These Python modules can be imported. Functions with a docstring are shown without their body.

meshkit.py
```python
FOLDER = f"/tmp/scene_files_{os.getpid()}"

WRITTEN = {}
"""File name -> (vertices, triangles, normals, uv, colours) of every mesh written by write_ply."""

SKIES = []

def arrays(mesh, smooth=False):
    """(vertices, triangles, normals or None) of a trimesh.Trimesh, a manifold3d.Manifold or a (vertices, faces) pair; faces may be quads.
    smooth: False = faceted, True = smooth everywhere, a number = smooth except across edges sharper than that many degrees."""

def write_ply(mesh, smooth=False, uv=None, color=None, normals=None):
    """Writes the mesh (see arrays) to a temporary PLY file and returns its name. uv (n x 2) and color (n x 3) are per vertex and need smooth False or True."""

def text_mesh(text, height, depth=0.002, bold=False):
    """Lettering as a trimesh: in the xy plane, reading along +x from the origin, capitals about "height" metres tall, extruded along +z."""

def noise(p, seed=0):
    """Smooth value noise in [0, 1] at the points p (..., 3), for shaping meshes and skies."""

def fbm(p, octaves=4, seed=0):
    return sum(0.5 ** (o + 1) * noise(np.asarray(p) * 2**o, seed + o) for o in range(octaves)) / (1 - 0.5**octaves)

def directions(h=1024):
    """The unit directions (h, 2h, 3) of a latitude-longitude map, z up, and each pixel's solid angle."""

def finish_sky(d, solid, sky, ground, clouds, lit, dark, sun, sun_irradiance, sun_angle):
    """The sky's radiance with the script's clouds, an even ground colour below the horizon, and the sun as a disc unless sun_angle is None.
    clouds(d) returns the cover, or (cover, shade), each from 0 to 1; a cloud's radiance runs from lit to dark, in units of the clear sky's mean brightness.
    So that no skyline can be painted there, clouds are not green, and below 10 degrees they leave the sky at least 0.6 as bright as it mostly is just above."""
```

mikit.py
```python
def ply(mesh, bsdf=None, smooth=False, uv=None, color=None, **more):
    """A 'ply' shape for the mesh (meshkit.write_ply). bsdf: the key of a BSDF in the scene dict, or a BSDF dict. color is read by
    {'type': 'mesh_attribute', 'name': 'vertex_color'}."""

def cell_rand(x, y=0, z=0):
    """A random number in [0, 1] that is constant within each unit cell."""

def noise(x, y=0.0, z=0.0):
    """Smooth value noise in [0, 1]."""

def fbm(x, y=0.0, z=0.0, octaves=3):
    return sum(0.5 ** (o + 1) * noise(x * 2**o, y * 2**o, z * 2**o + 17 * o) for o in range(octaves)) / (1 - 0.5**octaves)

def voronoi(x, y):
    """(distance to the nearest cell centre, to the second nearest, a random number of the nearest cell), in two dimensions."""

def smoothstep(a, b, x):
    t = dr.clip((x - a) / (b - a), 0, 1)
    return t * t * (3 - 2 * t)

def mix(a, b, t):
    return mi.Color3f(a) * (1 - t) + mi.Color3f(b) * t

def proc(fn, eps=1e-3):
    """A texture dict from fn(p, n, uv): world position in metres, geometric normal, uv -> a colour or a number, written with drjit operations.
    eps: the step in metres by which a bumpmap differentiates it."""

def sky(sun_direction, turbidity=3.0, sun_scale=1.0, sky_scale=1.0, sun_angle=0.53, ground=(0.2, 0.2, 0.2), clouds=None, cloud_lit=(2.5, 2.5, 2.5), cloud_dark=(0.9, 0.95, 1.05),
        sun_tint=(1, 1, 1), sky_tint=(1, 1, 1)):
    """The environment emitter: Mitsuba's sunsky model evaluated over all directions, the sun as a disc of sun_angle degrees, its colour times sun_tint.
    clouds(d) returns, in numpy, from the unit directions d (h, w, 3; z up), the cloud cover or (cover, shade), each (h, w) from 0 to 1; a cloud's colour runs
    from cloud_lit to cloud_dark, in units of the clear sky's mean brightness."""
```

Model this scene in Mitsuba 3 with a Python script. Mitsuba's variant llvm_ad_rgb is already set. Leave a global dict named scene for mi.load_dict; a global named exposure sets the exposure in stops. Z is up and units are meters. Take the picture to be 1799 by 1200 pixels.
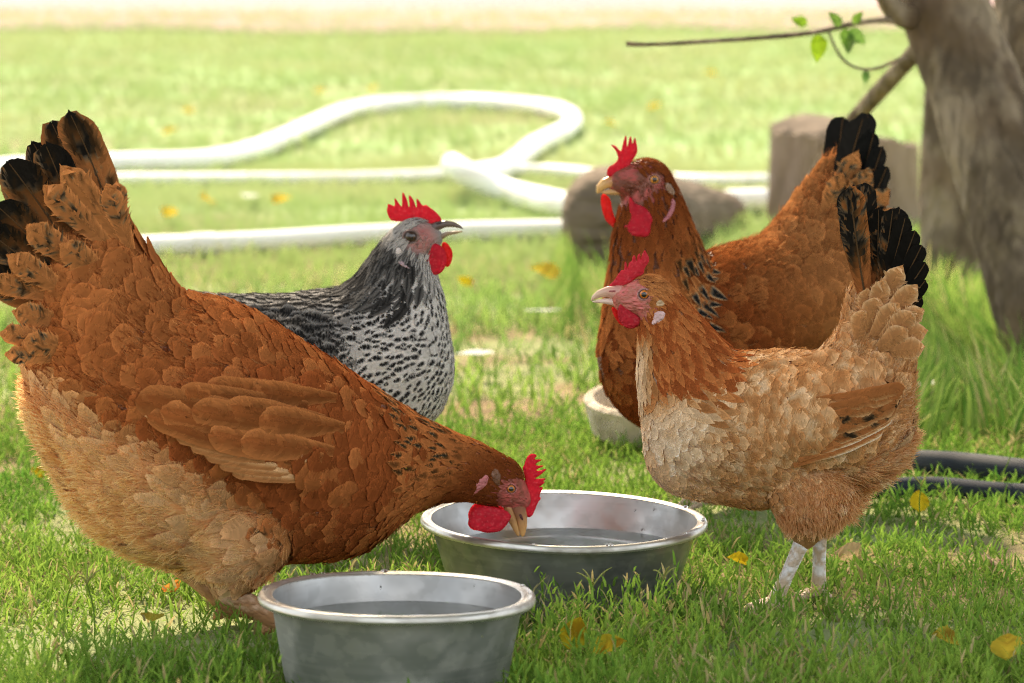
import math, random, numpy as np, trimesh, manifold3d, shapely, mitsuba as mi, drjit as dr, mikit, meshkit
from scipy.spatial import cKDTree, Delaunay
from scipy.interpolate import CubicSpline
from shapely.geometry import Polygon, Point
T = mi.ScalarTransform4f
scene, labels = {}, {}
rng = np.random.default_rng(7)

# ------------------------------------------------------------------ camera, sky, exposure
H, F, PITCH = 0.60, 6000.0, math.radians(6.84)          # camera height (m), focal length (units of a 1799 wide frame)
FWD = np.array([0, math.cos(PITCH), -math.sin(PITCH)]); UP = np.array([0, math.sin(PITCH), math.cos(PITCH)]); RIGHT = np.array([1.0, 0, 0])
CAM = np.array([0, 0, H])
scene['camera'] = {'type': 'thinlens', 'fov': 2 * math.degrees(math.atan(899.5 / F)), 'fov_axis': 'x', 'aperture_radius': 0.0065, 'focus_distance': 3.02,
                   'near_clip': 0.05, 'far_clip': 500.0, 'to_world': T().look_at(origin=CAM.tolist(), target=(CAM + FWD).tolist(), up=[0, 0, 1])}
SUN = np.array([-0.22, 0.62, 0.80])
scene['sky'] = mikit.sky(SUN.tolist(), turbidity=4, sun_scale=0.9, sun_angle=3.0, sun_tint=(1, 0.96, 0.90), sky_tint=(1.10, 1.0, 0.86),
                         cloud_lit=(2.1, 2.08, 2.02), cloud_dark=(1.2, 1.2, 1.2),
                         clouds=lambda d: np.clip(0.35 + 0.6 * np.clip(meshkit.fbm(d * np.array([3, 3, 6.0]) + 5, 4, 3) * 2.4 - 0.55, 0, 1), 0, 1))
exposure = 3.05

def at(px, py, Y):
    """the point at distance Y in front of the camera, seen at (px, py) of the photograph"""
    d = FWD + RIGHT * ((px - 899.5) / F) - UP * ((py - 600.0) / F)
    return CAM + d * (Y / d[1])
def ground(px, py, z=0.0):
    d = FWD + RIGHT * ((px - 899.5) / F) - UP * ((py - 600.0) / F)
    return CAM + d * ((z - H) / d[2])

# ------------------------------------------------------------------ materials
N, FB, SS, MIX = mikit.noise, mikit.fbm, mikit.smoothstep, mikit.mix
VC = {'type': 'mesh_attribute', 'name': 'vertex_color'}
# plumage runs from black over rust and tan to white: uv = (red, green / red) of the feather's own colour
scene['mat_feather'] = {'type': 'principledthin', 'base_color': mikit.proc(lambda p, n, uv: mi.Color3f(uv.x, uv.x * uv.y, uv.x * (dr.power(dr.maximum(uv.y, 0.01), 2.45) + 0.05 * (1 - uv.y)))), 'roughness': 0.5, 'diff_trans': 0.3, 'eta': 1.35}
scene['mat_fluff'] = {'type': 'principledthin', 'base_color': VC, 'roughness': 0.85, 'diff_trans': 1.3, 'eta': 1.1}
scene['mat_grass'] = {'type': 'principledthin', 'base_color': VC, 'roughness': 0.5, 'diff_trans': 0.85, 'eta': 1.35}
scene['mat_leaf'] = {'type': 'principledthin', 'base_color': VC, 'roughness': 0.5, 'diff_trans': 0.8, 'eta': 1.4}
def bump(key, inner, fn, scale, eps=5e-4):
    scene[key] = {'type': 'twosided', 'bsdf': {'type': 'bumpmap', 'arbitrary': mikit.proc(fn, eps), 'scale': scale, 'bsdf': inner}}
bump('mat_skin', {'type': 'principled', 'base_color': VC, 'roughness': 0.38, 'specular': 0.5}, lambda p, n, uv: FB(p.x * 560, p.y * 560, p.z * 560, 2), 0.0024, 3e-4)
scene['mat_flesh'] = {'type': 'bumpmap', 'arbitrary': mikit.proc(lambda p, n, uv: FB(p.x * 620, p.y * 620, p.z * 620, 2), 3e-4), 'scale': 0.002, 'bsdf': {'type': 'principledthin', 'base_color': VC, 'roughness': 0.36, 'diff_trans': 0.75, 'eta': 1.45}}
bump('mat_scale', {'type': 'principled', 'base_color': VC, 'roughness': 0.5, 'specular': 0.4},
     lambda p, n, uv: dr.minimum(1, 4 * (lambda v: v[1] - v[0])(mikit.voronoi(uv.x, uv.y))), 0.0008, 3e-4)
scene['mat_horn'] = {'type': 'twosided', 'bsdf': {'type': 'principled', 'base_color': VC, 'roughness': 0.28, 'specular': 0.5}}
scene['mat_iris'] = {'type': 'principled', 'base_color': VC, 'roughness': 0.08, 'specular': 0.6, 'clearcoat': 1.0, 'clearcoat_gloss': 0.97}
def metal_col(dark, stain):
    def fn(p, n, uv):
        a = FB(p.x * 22, p.y * 22, p.z * 22 + 3, 4); b = FB(p.x * 75, p.y * 75, p.z * 75, 4); c = FB(p.x * 9, p.y * 9, p.z * 260, 3)
        sm = SS(0.44, 0.66, a) * 0.55 + SS(0.50, 0.64, b) * 0.3 + SS(0.5, 0.7, c) * .15
        return MIX(dark, stain, sm)
    return fn
def metal_rough(lo, hi):
    def fn(p, n, uv):
        a = FB(p.x * 22, p.y * 22, p.z * 22 + 3, 4); b = FB(p.x * 90, p.y * 90, p.z * 25, 3)
        return lo + (hi - lo) * dr.clip(SS(0.4, 0.65, a) * 0.7 + b * 0.4, 0, 1)
    return fn
scene['mat_steel'] = {'type': 'twosided', 'bsdf': {'type': 'principled', 'metallic': 0.7, 'base_color': mikit.proc(metal_col((0.19, 0.195, 0.20), (0.36, 0.36, 0.36))), 'roughness': mikit.proc(metal_rough(0.16, 0.42))}}
scene['mat_steel_inside'] = {'type': 'twosided', 'bsdf': {'type': 'principled', 'metallic': 0.9, 'base_color': mikit.proc(metal_col((0.46, 0.46, 0.455), (0.33, 0.33, 0.32))), 'roughness': mikit.proc(metal_rough(0.22, 0.5))}}
scene['mat_steel_stained'] = {'type': 'twosided', 'bsdf': {'type': 'principled', 'metallic': 0.5, 'base_color': mikit.proc(metal_col((0.20, 0.21, 0.195), (0.36, 0.36, 0.325))), 'roughness': mikit.proc(metal_rough(0.35, 0.7))}}
scene['mat_rim'] = {'type': 'twosided', 'bsdf': {'type': 'principled', 'metallic': 0.8, 'base_color': mikit.proc(metal_col((0.62, 0.61, 0.57), (0.34, 0.32, 0.28))), 'roughness': mikit.proc(metal_rough(0.2, 0.55))}}
scene['mat_water'] = {'type': 'dielectric', 'int_ior': 1.33}
scene['mat_hose'] = {'type': 'twosided', 'bsdf': {'type': 'principled', 'roughness': 0.4, 'specular': 0.5,
    'base_color': mikit.proc(lambda p, n, uv: MIX((0.80, 0.80, 0.77), (0.55, 0.5, 0.42), 0.5 * SS(0.55, 0.75, FB(p.x * 9, p.y * 9, p.z * 30, 3))))}}
scene['mat_dark_hose'] = {'type': 'twosided', 'bsdf': {'type': 'principled', 'roughness': 0.8, 'specular': 0.25,
    'base_color': mikit.proc(lambda p, n, uv: MIX((0.02, 0.027, 0.04), (0.07, 0.075, 0.08), SS(0.45, 0.7, FB(p.x * 14, p.y * 14, p.z * 40, 3))))}}
def bark_col(p, n, uv):
    a = FB(p.x * 14, p.y * 14, p.z * 6, 4); b = FB(p.x * 60, p.y * 60, p.z * 30, 3); c = FB(p.x * 7 + 9, p.y * 7, p.z * 5, 3)
    k = MIX((0.11, 0.084, 0.058), (0.29, 0.235, 0.17), SS(0.38, 0.62, a * 0.7 + b * 0.3))
    k = k * (1 - .32 * SS(0.055, 0.0, dr.abs(FB(p.x * 26 + 5, p.y * 26, p.z * 7, 3) - 0.5))); return MIX(k, (0.15, 0.10, 0.06), 0.6 * SS(0.55, 0.7, c))
bump('mat_bark', {'type': 'principled', 'roughness': 0.85, 'specular': 0.2, 'base_color': mikit.proc(bark_col)},
     lambda p, n, uv: FB(p.x * 45, p.y * 45, p.z * 16, 4), 0.03, 2e-3)
bump('mat_wood_old', {'type': 'principled', 'roughness': 0.85, 'specular': 0.2, 'base_color': mikit.proc(lambda p, n, uv: MIX((0.09, 0.07, 0.05), (0.25, 0.20, 0.15), FB(p.x * 12, p.y * 12, p.z * 30, 4)))},
     lambda p, n, uv: FB(p.x * 30, p.y * 30, p.z * 70, 3), 0.02, 2e-3)
bump('mat_stump', {'type': 'principled', 'roughness': 0.85, 'specular': 0.2, 'base_color': mikit.proc(lambda p, n, uv: MIX((0.17, 0.115, 0.08), (0.34, 0.26, 0.195), FB(p.x * 18, p.y * 18, p.z * 6, 4)))},
     lambda p, n, uv: FB(p.x * 50, p.y * 50, p.z * 12, 3), 0.02, 2e-3)
bump('mat_clay', {'type': 'principled', 'roughness': 0.7, 'specular': 0.3, 'base_color': mikit.proc(lambda p, n, uv: MIX((0.50, 0.43, 0.33), (0.36, 0.30, 0.22), SS(0.45, 0.75, FB(p.x * 30, p.y * 30, p.z * 30, 3))))},
     lambda p, n, uv: FB(p.x * 80, p.y * 80, p.z * 80, 3), 0.004, 1e-3)
scene['mat_plastic'] = {'type': 'principledthin', 'base_color': {'type': 'rgb', 'value': [0.75, 0.76, 0.76]}, 'roughness': 0.15, 'diff_trans': 0.6, 'eta': 1.5}
def ground_col(p, n, uv):
    a = FB(p.x * 3.1, p.y * 3.1, 0.0, 4); b = FB(p.x * 40, p.y * 40, 1.0, 3); c = FB(p.x * 0.7 + 3, p.y * 0.7, 2.0, 3)
    soil = MIX((0.10, 0.07, 0.04), (0.28, 0.21, 0.12), b)
    green = MIX((0.16, 0.25, 0.10), (0.28, 0.37, 0.17), b)
    far = SS(4.0, 9.0, p.y)
    return MIX(soil, green, dr.clip(SS(0.4, 0.6, a) * 0.5 + far * 0.55 + (c - 0.5) * 0.6, 0, 1))
scene['mat_ground'] = {'type': 'twosided', 'bsdf': {'type': 'principled', 'roughness': 0.95, 'specular': 0.1, 'base_color': mikit.proc(ground_col)}}
scene['mat_sand'] = {'type': 'twosided', 'bsdf': {'type': 'principled', 'roughness': 0.95, 'specular': 0.1,
    'base_color': mikit.proc(lambda p, n, uv: MIX((0.27, 0.185, 0.172), (0.39, 0.29, 0.278), FB(p.x * 0.9, p.y * 0.9, 0.0, 4)))}}

# ------------------------------------------------------------------ naming helpers
def numbered(key):
    if key not in USED: USED.add(key); return key
    k = 1
    while f'{key}_{k:03d}' in USED: k += 1
    USED.add(f'{key}_{k:03d}'); return f'{key}_{k:03d}'
USED = set()
def thing(name, label, cat, group=None):
    key = numbered(name); labels[key] = {'label': label, 'category': cat}
    if group: labels[key]['group'] = group
    return key
def put(key, mesh, mat, **kw):
    scene[key] = mikit.ply(mesh, mat, **kw); return key
def part(parent, name, mesh, mat, label=None, kind=None, **kw):
    key = numbered(parent + '__' + name); put(key, mesh, mat, **kw)
    if label or kind: labels[key] = {**({'label': label} if label else {}), **({'kind': kind} if kind else {})}
    return key
def struct(name, mesh, mat, kind='structure', label=None, **kw):
    key = numbered(name); put(key, mesh, mat, **kw); labels[key] = {'kind': kind, **({'label': label} if label else {})}; return key

# ------------------------------------------------------------------ mesh helpers
def tube(pts, radii, sides=16, wob=0.0, seed=0, caps=True, freq=9.0):
    p = np.asarray(pts, float); r = np.broadcast_to(np.asarray(radii, float), (len(p),))
    t = np.gradient(p, axis=0); t /= np.linalg.norm(t, axis=1, keepdims=True) + 1e-12
    a = np.zeros_like(p); ref = np.array([0, 0, 1.0]) if abs(t[0, 2]) < 0.9 else np.array([1.0, 0, 0])
    a[0] = np.cross(t[0], ref); a[0] /= np.linalg.norm(a[0])
    for i in range(1, len(p)):
        a[i] = a[i - 1] - t[i] * (a[i - 1] @ t[i]); a[i] /= np.linalg.norm(a[i])
    b = np.cross(t, a); ang = np.arange(sides) * 2 * np.pi / sides
    o = np.cos(ang)[None, :, None] * a[:, None] + np.sin(ang)[None, :, None] * b[:, None]
    v = p[:, None] + o * r[:, None, None]
    if wob: v = v + o * r[:, None, None] * wob * (meshkit.fbm(v * freq + seed * 3.7, 4, seed)[..., None] - 0.5) * 2
    n = len(p); i, j = np.meshgrid(np.arange(n - 1), np.arange(sides), indexing='ij')
    q = np.stack([i * sides + j, i * sides + (j + 1) % sides, (i + 1) * sides + (j + 1) % sides, (i + 1) * sides + j], -1).reshape(-1, 4)
    f = np.vstack([q[:, [0, 1, 2]], q[:, [0, 2, 3]]]); v = v.reshape(-1, 3)
    if caps:
        v = np.vstack([v, p[0], p[-1]]); k = np.arange(sides); k2 = (k + 1) % sides
        f = np.vstack([f, np.stack([k2, k, np.full(sides, len(v) - 2)], 1), np.stack([k + (n - 1) * sides, k2 + (n - 1) * sides, np.full(sides, len(v) - 1)], 1)])
    return trimesh.Trimesh(v, f, process=False)
def spline(pts, n):
    p = np.asarray(pts, float); s = np.r_[0, np.cumsum(np.linalg.norm(np.diff(p, axis=0), axis=1) ** 0.5)]
    return CubicSpline(s, p)(np.linspace(0, s[-1], n))
def lathe(profile, sides=96):
    pr = np.asarray(profile, float); ang = np.arange(sides) * 2 * np.pi / sides; n = len(pr)
    v = np.stack([pr[:, None, 0] * np.cos(ang), pr[:, None, 0] * np.sin(ang), np.broadcast_to(pr[:, None, 1], (n, sides))], -1).reshape(-1, 3)
    i, j = np.meshgrid(np.arange(n - 1), np.arange(sides), indexing='ij')
    q = np.stack([i * sides + j, i * sides + (j + 1) % sides, (i + 1) * sides + (j + 1) % sides, (i + 1) * sides + j], -1).reshape(-1, 4)
    return trimesh.Trimesh(v, np.vstack([q[:, [0, 1, 2]], q[:, [0, 2, 3]]]), process=False)
def poly_points(poly, step, seed=0):
    """boundary + inner points of a polygon, triangulated; returns points, triangles, distance to the edge"""
    L = poly.exterior.length; nb = max(12, int(L / step))
    b = np.array([poly.exterior.interpolate(k * L / nb).coords[0] for k in range(nb)])
    x0, y0, x1, y1 = poly.bounds; gx, gy = np.meshgrid(np.arange(x0, x1, step), np.arange(y0, y1, step * 0.87))
    gx[1::2] += step / 2; g = np.stack([gx.ravel(), gy.ravel()], 1)
    inner = poly.buffer(-step * 0.55)
    g = g[shapely.contains_xy(inner, g[:, 0], g[:, 1])] if not inner.is_empty else g[:0]
    p = np.vstack([b, g]); t = Delaunay(p).simplices; c = p[t].mean(1)
    t = t[shapely.contains_xy(poly, c[:, 0], c[:, 1])]
    d = shapely.distance(shapely.points(p), poly.exterior); d[:nb] = 0
    return p, t, d, nb
def smooth_poly(pts, it=2):
    p = np.asarray(pts, float)
    for _ in range(it):
        q = np.roll(p, -1, 0); p = np.stack([0.75 * p + 0.25 * q, 0.25 * p + 0.75 * q], 1).reshape(-1, 2)
    return Polygon(p).buffer(0)
def pillow(poly, step, thick, edge=None):
    """a rounded plate over a polygon: local (u, v, w), w = +-thickness"""
    p, t, d, nb = poly_points(poly, step); edge = edge or max(d.max(), 1e-6)
    h = thick * np.sqrt(np.clip(1 - (1 - np.clip(d / edge, 0, 1)) ** 2, 0, 1)); n = len(p)
    v = np.vstack([np.c_[p, h], np.c_[p, -h]])
    a = p[t]; s = (a[:, 1, 0] - a[:, 0, 0]) * (a[:, 2, 1] - a[:, 0, 1]) - (a[:, 1, 1] - a[:, 0, 1]) * (a[:, 2, 0] - a[:, 0, 0])
    t = np.where((s < 0)[:, None], t[:, ::-1], t)
    back = t[:, ::-1] + n; back = np.where(back - n < nb, back - n, back)
    return v, np.vstack([t, back])

BALL = trimesh.creation.icosphere(subdivisions=2).vertices
def chain(circles, pairs=None):
    """one continuous surface: hulls of neighbouring ellipsoids (u, v, w, in-plane radius, depth radius), in local units"""
    es = [np.array([c[0], c[1], c[2]]) + BALL * np.array([c[3], c[3], c[4]]) for c in circles]
    pairs = pairs or [(i, i + 1) for i in range(len(circles) - 1)]
    return manifold3d.Manifold.batch_boolean([manifold3d.Manifold.hull_points(np.vstack([es[i], es[j]])) for i, j in pairs], manifold3d.OpType.Add)
def smooth_mesh(man, length, it):
    m = man.refine_to_length(length).to_mesh()
    tm = trimesh.Trimesh(m.vert_properties[:, :3], m.tri_verts, process=True)
    trimesh.smoothing.filter_taubin(tm, 0.5, 0.51, it); return tm

# ------------------------------------------------------------------ hens
def C3(*c): return np.array(c, float)
def lerp3(a, b, t): t = np.asarray(t, float)[..., None]; return np.asarray(a) * (1 - t) + np.asarray(b) * t
def sst(a, b, x): t = np.clip((np.asarray(x, float) - a) / (b - a), 0, 1); return t * t * (3 - 2 * t)
def nz(P, s, seed=0): return meshkit.fbm(np.asarray(P, float) / s, 3, seed)
def unit(v): return v / np.maximum(np.linalg.norm(v, axis=-1, keepdims=True), 1e-9)

def feather_profile(shape, t, zone=.3):
    if shape == 'round': return np.clip(0.45 + 1.0 * t, 0, 1) * np.where(t > 1 - zone, np.sqrt(np.clip(1 - 0.97 * ((t - 1 + zone) / zone) ** 2, 0, 1)), 1)
    if shape == 'hackle': return np.clip(0.6 + 1.2 * t, 0, 1) * (1 - 0.92 * np.clip((t - 0.45) / 0.55, 0, 1) ** 1.7)
    if shape == 'strap': return np.clip(0.35 + 1.1 * t, 0, 1) * np.where(t > 1 - zone, np.sqrt(np.clip(1 - 0.99 * ((t - 1 + zone) / zone) ** 2, 0, 1)), 1)
    return np.clip(0.3 + 1.5 * t, 0, 1) * (1 - 0.8 * np.clip((t - 0.4) / 0.6, 0, 1) ** 1.2)      # wisp

class Surface:
    def __init__(self, v, n): self.v, self.n, self.kd = v, n, cKDTree(v)
    def near(self, p):
        sh = p.shape; d, i = self.kd.query(p.reshape(-1, 3), k=4); w = 1 / (d + 0.5); w /= w.sum(1, keepdims=True)
        return (self.v[i] * w[..., None]).sum(1).reshape(sh), unit((self.n[i] * w[..., None]).sum(1)).reshape(sh)

def make_feathers(root, nrm, dirn, L, W, lift, shape='round', nt=6, ns=5, surf=None, base=1.0, camber=0.05, curl=0.0, rag=0.04, seed=0, bend=0.0, barbs=0):
    """feather vanes as grids of points; returns points (N, ., ., 3), faces of one feather, t along and s across as broadcasting arrays, tone of each point"""
    r = np.random.default_rng(seed); n = len(root); L = np.broadcast_to(L, n); W = np.broadcast_to(W, n); lift = np.broadcast_to(lift, n)
    t, s = np.linspace(0, 1, nt), np.linspace(-1, 1, ns)
    if shape in ('strap', 'round'): t = 1 - (1 - t) ** 1.45
    dirn = unit(dirn - nrm * (dirn * nrm).sum(1, keepdims=True)); side = np.cross(nrm, dirn)
    pr = feather_profile(shape, t, float(np.clip(1.15 * np.mean(W / L), .06, .45)))
    k = 0.08 if shape == 'round' else 0.01
    along = t[None, :, None] * (1 - k * np.clip(t[None, :, None], 0, 1) ** 2 * s[None, None, :] ** 2) * np.ones((n, 1, 1))
    jag = r.normal(0, rag, (n, nt, ns)) * (np.abs(s) > 0.9)[None, None, :] * np.where(t > 0.3, 1, 0)[None, :, None]
    along = along + 0.4 * r.normal(0, rag, (n, nt, ns)) * (t > 0.9)[None, :, None]
    wid = pr[None, :, None] * s[None, None, :] * (1 + jag)
    p = root[:, None, None] + dirn[:, None, None] * (L[:, None, None] * along)[..., None] + side[:, None, None] * (W[:, None, None] * wid)[..., None]
    if np.any(bend): p = p + side[:, None, None] * (np.broadcast_to(bend, n)[:, None, None] * L[:, None, None] * along ** 2)[..., None]
    h = base + (lift * L)[:, None, None] * t[None, :, None] - camber * W[:, None, None] * (pr[None, :, None] * s[None, None, :] ** 2) + (np.broadcast_to(curl, n) * L)[:, None, None] * (t ** 2)[None, :, None]
    if surf is None: p = p + nrm[:, None, None] * h[..., None]
    else:
        q, m = surf.near(p); p = p + m * (h - ((p - q) * m).sum(-1))[..., None]
    i, j = np.meshgrid(np.arange(nt - 1), np.arange(ns - 1), indexing='ij')
    q = np.stack([i * ns + j, i * ns + j + 1, (i + 1) * ns + j + 1, (i + 1) * ns + j], -1).reshape(-1, 4)
    f = np.vstack([q[:, [0, 1, 2]], q[:, [0, 2, 3]]])
    if not barbs: return p, f, t[None, :, None], s[None, None, :], np.ones((1, 1, 1))
    return with_barbs(p, f, t, s, nrm, barbs, r)
def with_barbs(p, f, t, s, nrm, nb, r, reach=1.28, lift=0.5, dt=0.20, tmax=1.04):
    """fine barbs that lie on the vane and fray its edge"""
    n, nt, ns = p.shape[:3]
    def ev(T, S):
        i = np.clip(np.searchsorted(t, T) - 1, 0, nt - 2); a = ((T - t[i]) / (t[i + 1] - t[i]))[..., None]; y = (S + 1) / 2 * (ns - 1); j = np.clip(np.floor(y).astype(int), 0, ns - 2); b = (y - j)[..., None]; k = np.arange(n)[:, None]
        return (p[k, i, j] * (1 - b) + p[k, i, j + 1] * b) * (1 - a) + (p[k, i + 1, j] * (1 - b) + p[k, i + 1, j + 1] * b) * a
    tb = np.repeat((np.arange(nb) + .5) / nb * .9 + .03, 2); sg = np.tile([1.0, -1.0], nb); m = 2 * nb
    t0 = tb[None] + r.uniform(-.4, .4, (n, m)) / nb; e = reach * r.uniform(.82, 1.12, (n, m)); d = .026 * r.uniform(.7, 1.3, (n, m)); tt = t0 + dt * r.uniform(.6, 1.2, (n, m)); tm = t0 * .5 + tt * .5 - .02
    V = [ev(np.minimum(a, tmax), b * sg[None]) for a, b in ((t0 - d, 0 * e), (t0 + d, 0 * e), (tm - d, e * .58), (tm + d, e * .58), (tt, e))]
    B = np.stack(V, 2) + nrm[:, None, None] * (lift * np.array([.2, .2, 1, 1, 1.3])[None, None, :, None] * r.uniform(.6, 1.8, (n, m))[..., None, None]); P = np.concatenate([p.reshape(n, -1, 3), B.reshape(n, -1, 3)], 1)[:, :, None]
    T = np.r_[np.repeat(t, ns), np.stack([tb, tb, tb + .1, tb + .1, np.minimum(tb + .2, 1)], 1).ravel()]; S = np.r_[np.tile(s, nt), (np.array([.12, .12, .6, .6, 1.0])[None] * sg[:, None]).ravel()]
    o = nt * ns + 5 * np.arange(m)[:, None, None]; fb = (o + np.array([[0, 1, 3], [0, 3, 2], [2, 3, 4]])[None]).reshape(-1, 3)
    tone = np.concatenate([np.ones((n, nt * ns)), np.repeat(r.uniform(.85, 1.2, (n, m)), 5, 1)], 1)[:, :, None]
    return P, np.vstack([f, fb]), T[None, :, None], S[None, :, None], tone
def all_faces(n, f, nv): return (f[None] + (np.arange(n) * nv)[:, None, None]).reshape(-1, 3)

def thin_out(P, rad, seed):
    """keeps points that are at least their radius apart"""
    order = np.random.default_rng(seed).permutation(len(P)); kd = cKDTree(P); near = kd.query_ball_point(P, rad); gone = np.zeros(len(P), bool); keep = []
    for i in order:
        if not gone[i]: keep.append(i); gone[near[i]] = True
    return np.array(keep)

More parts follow.
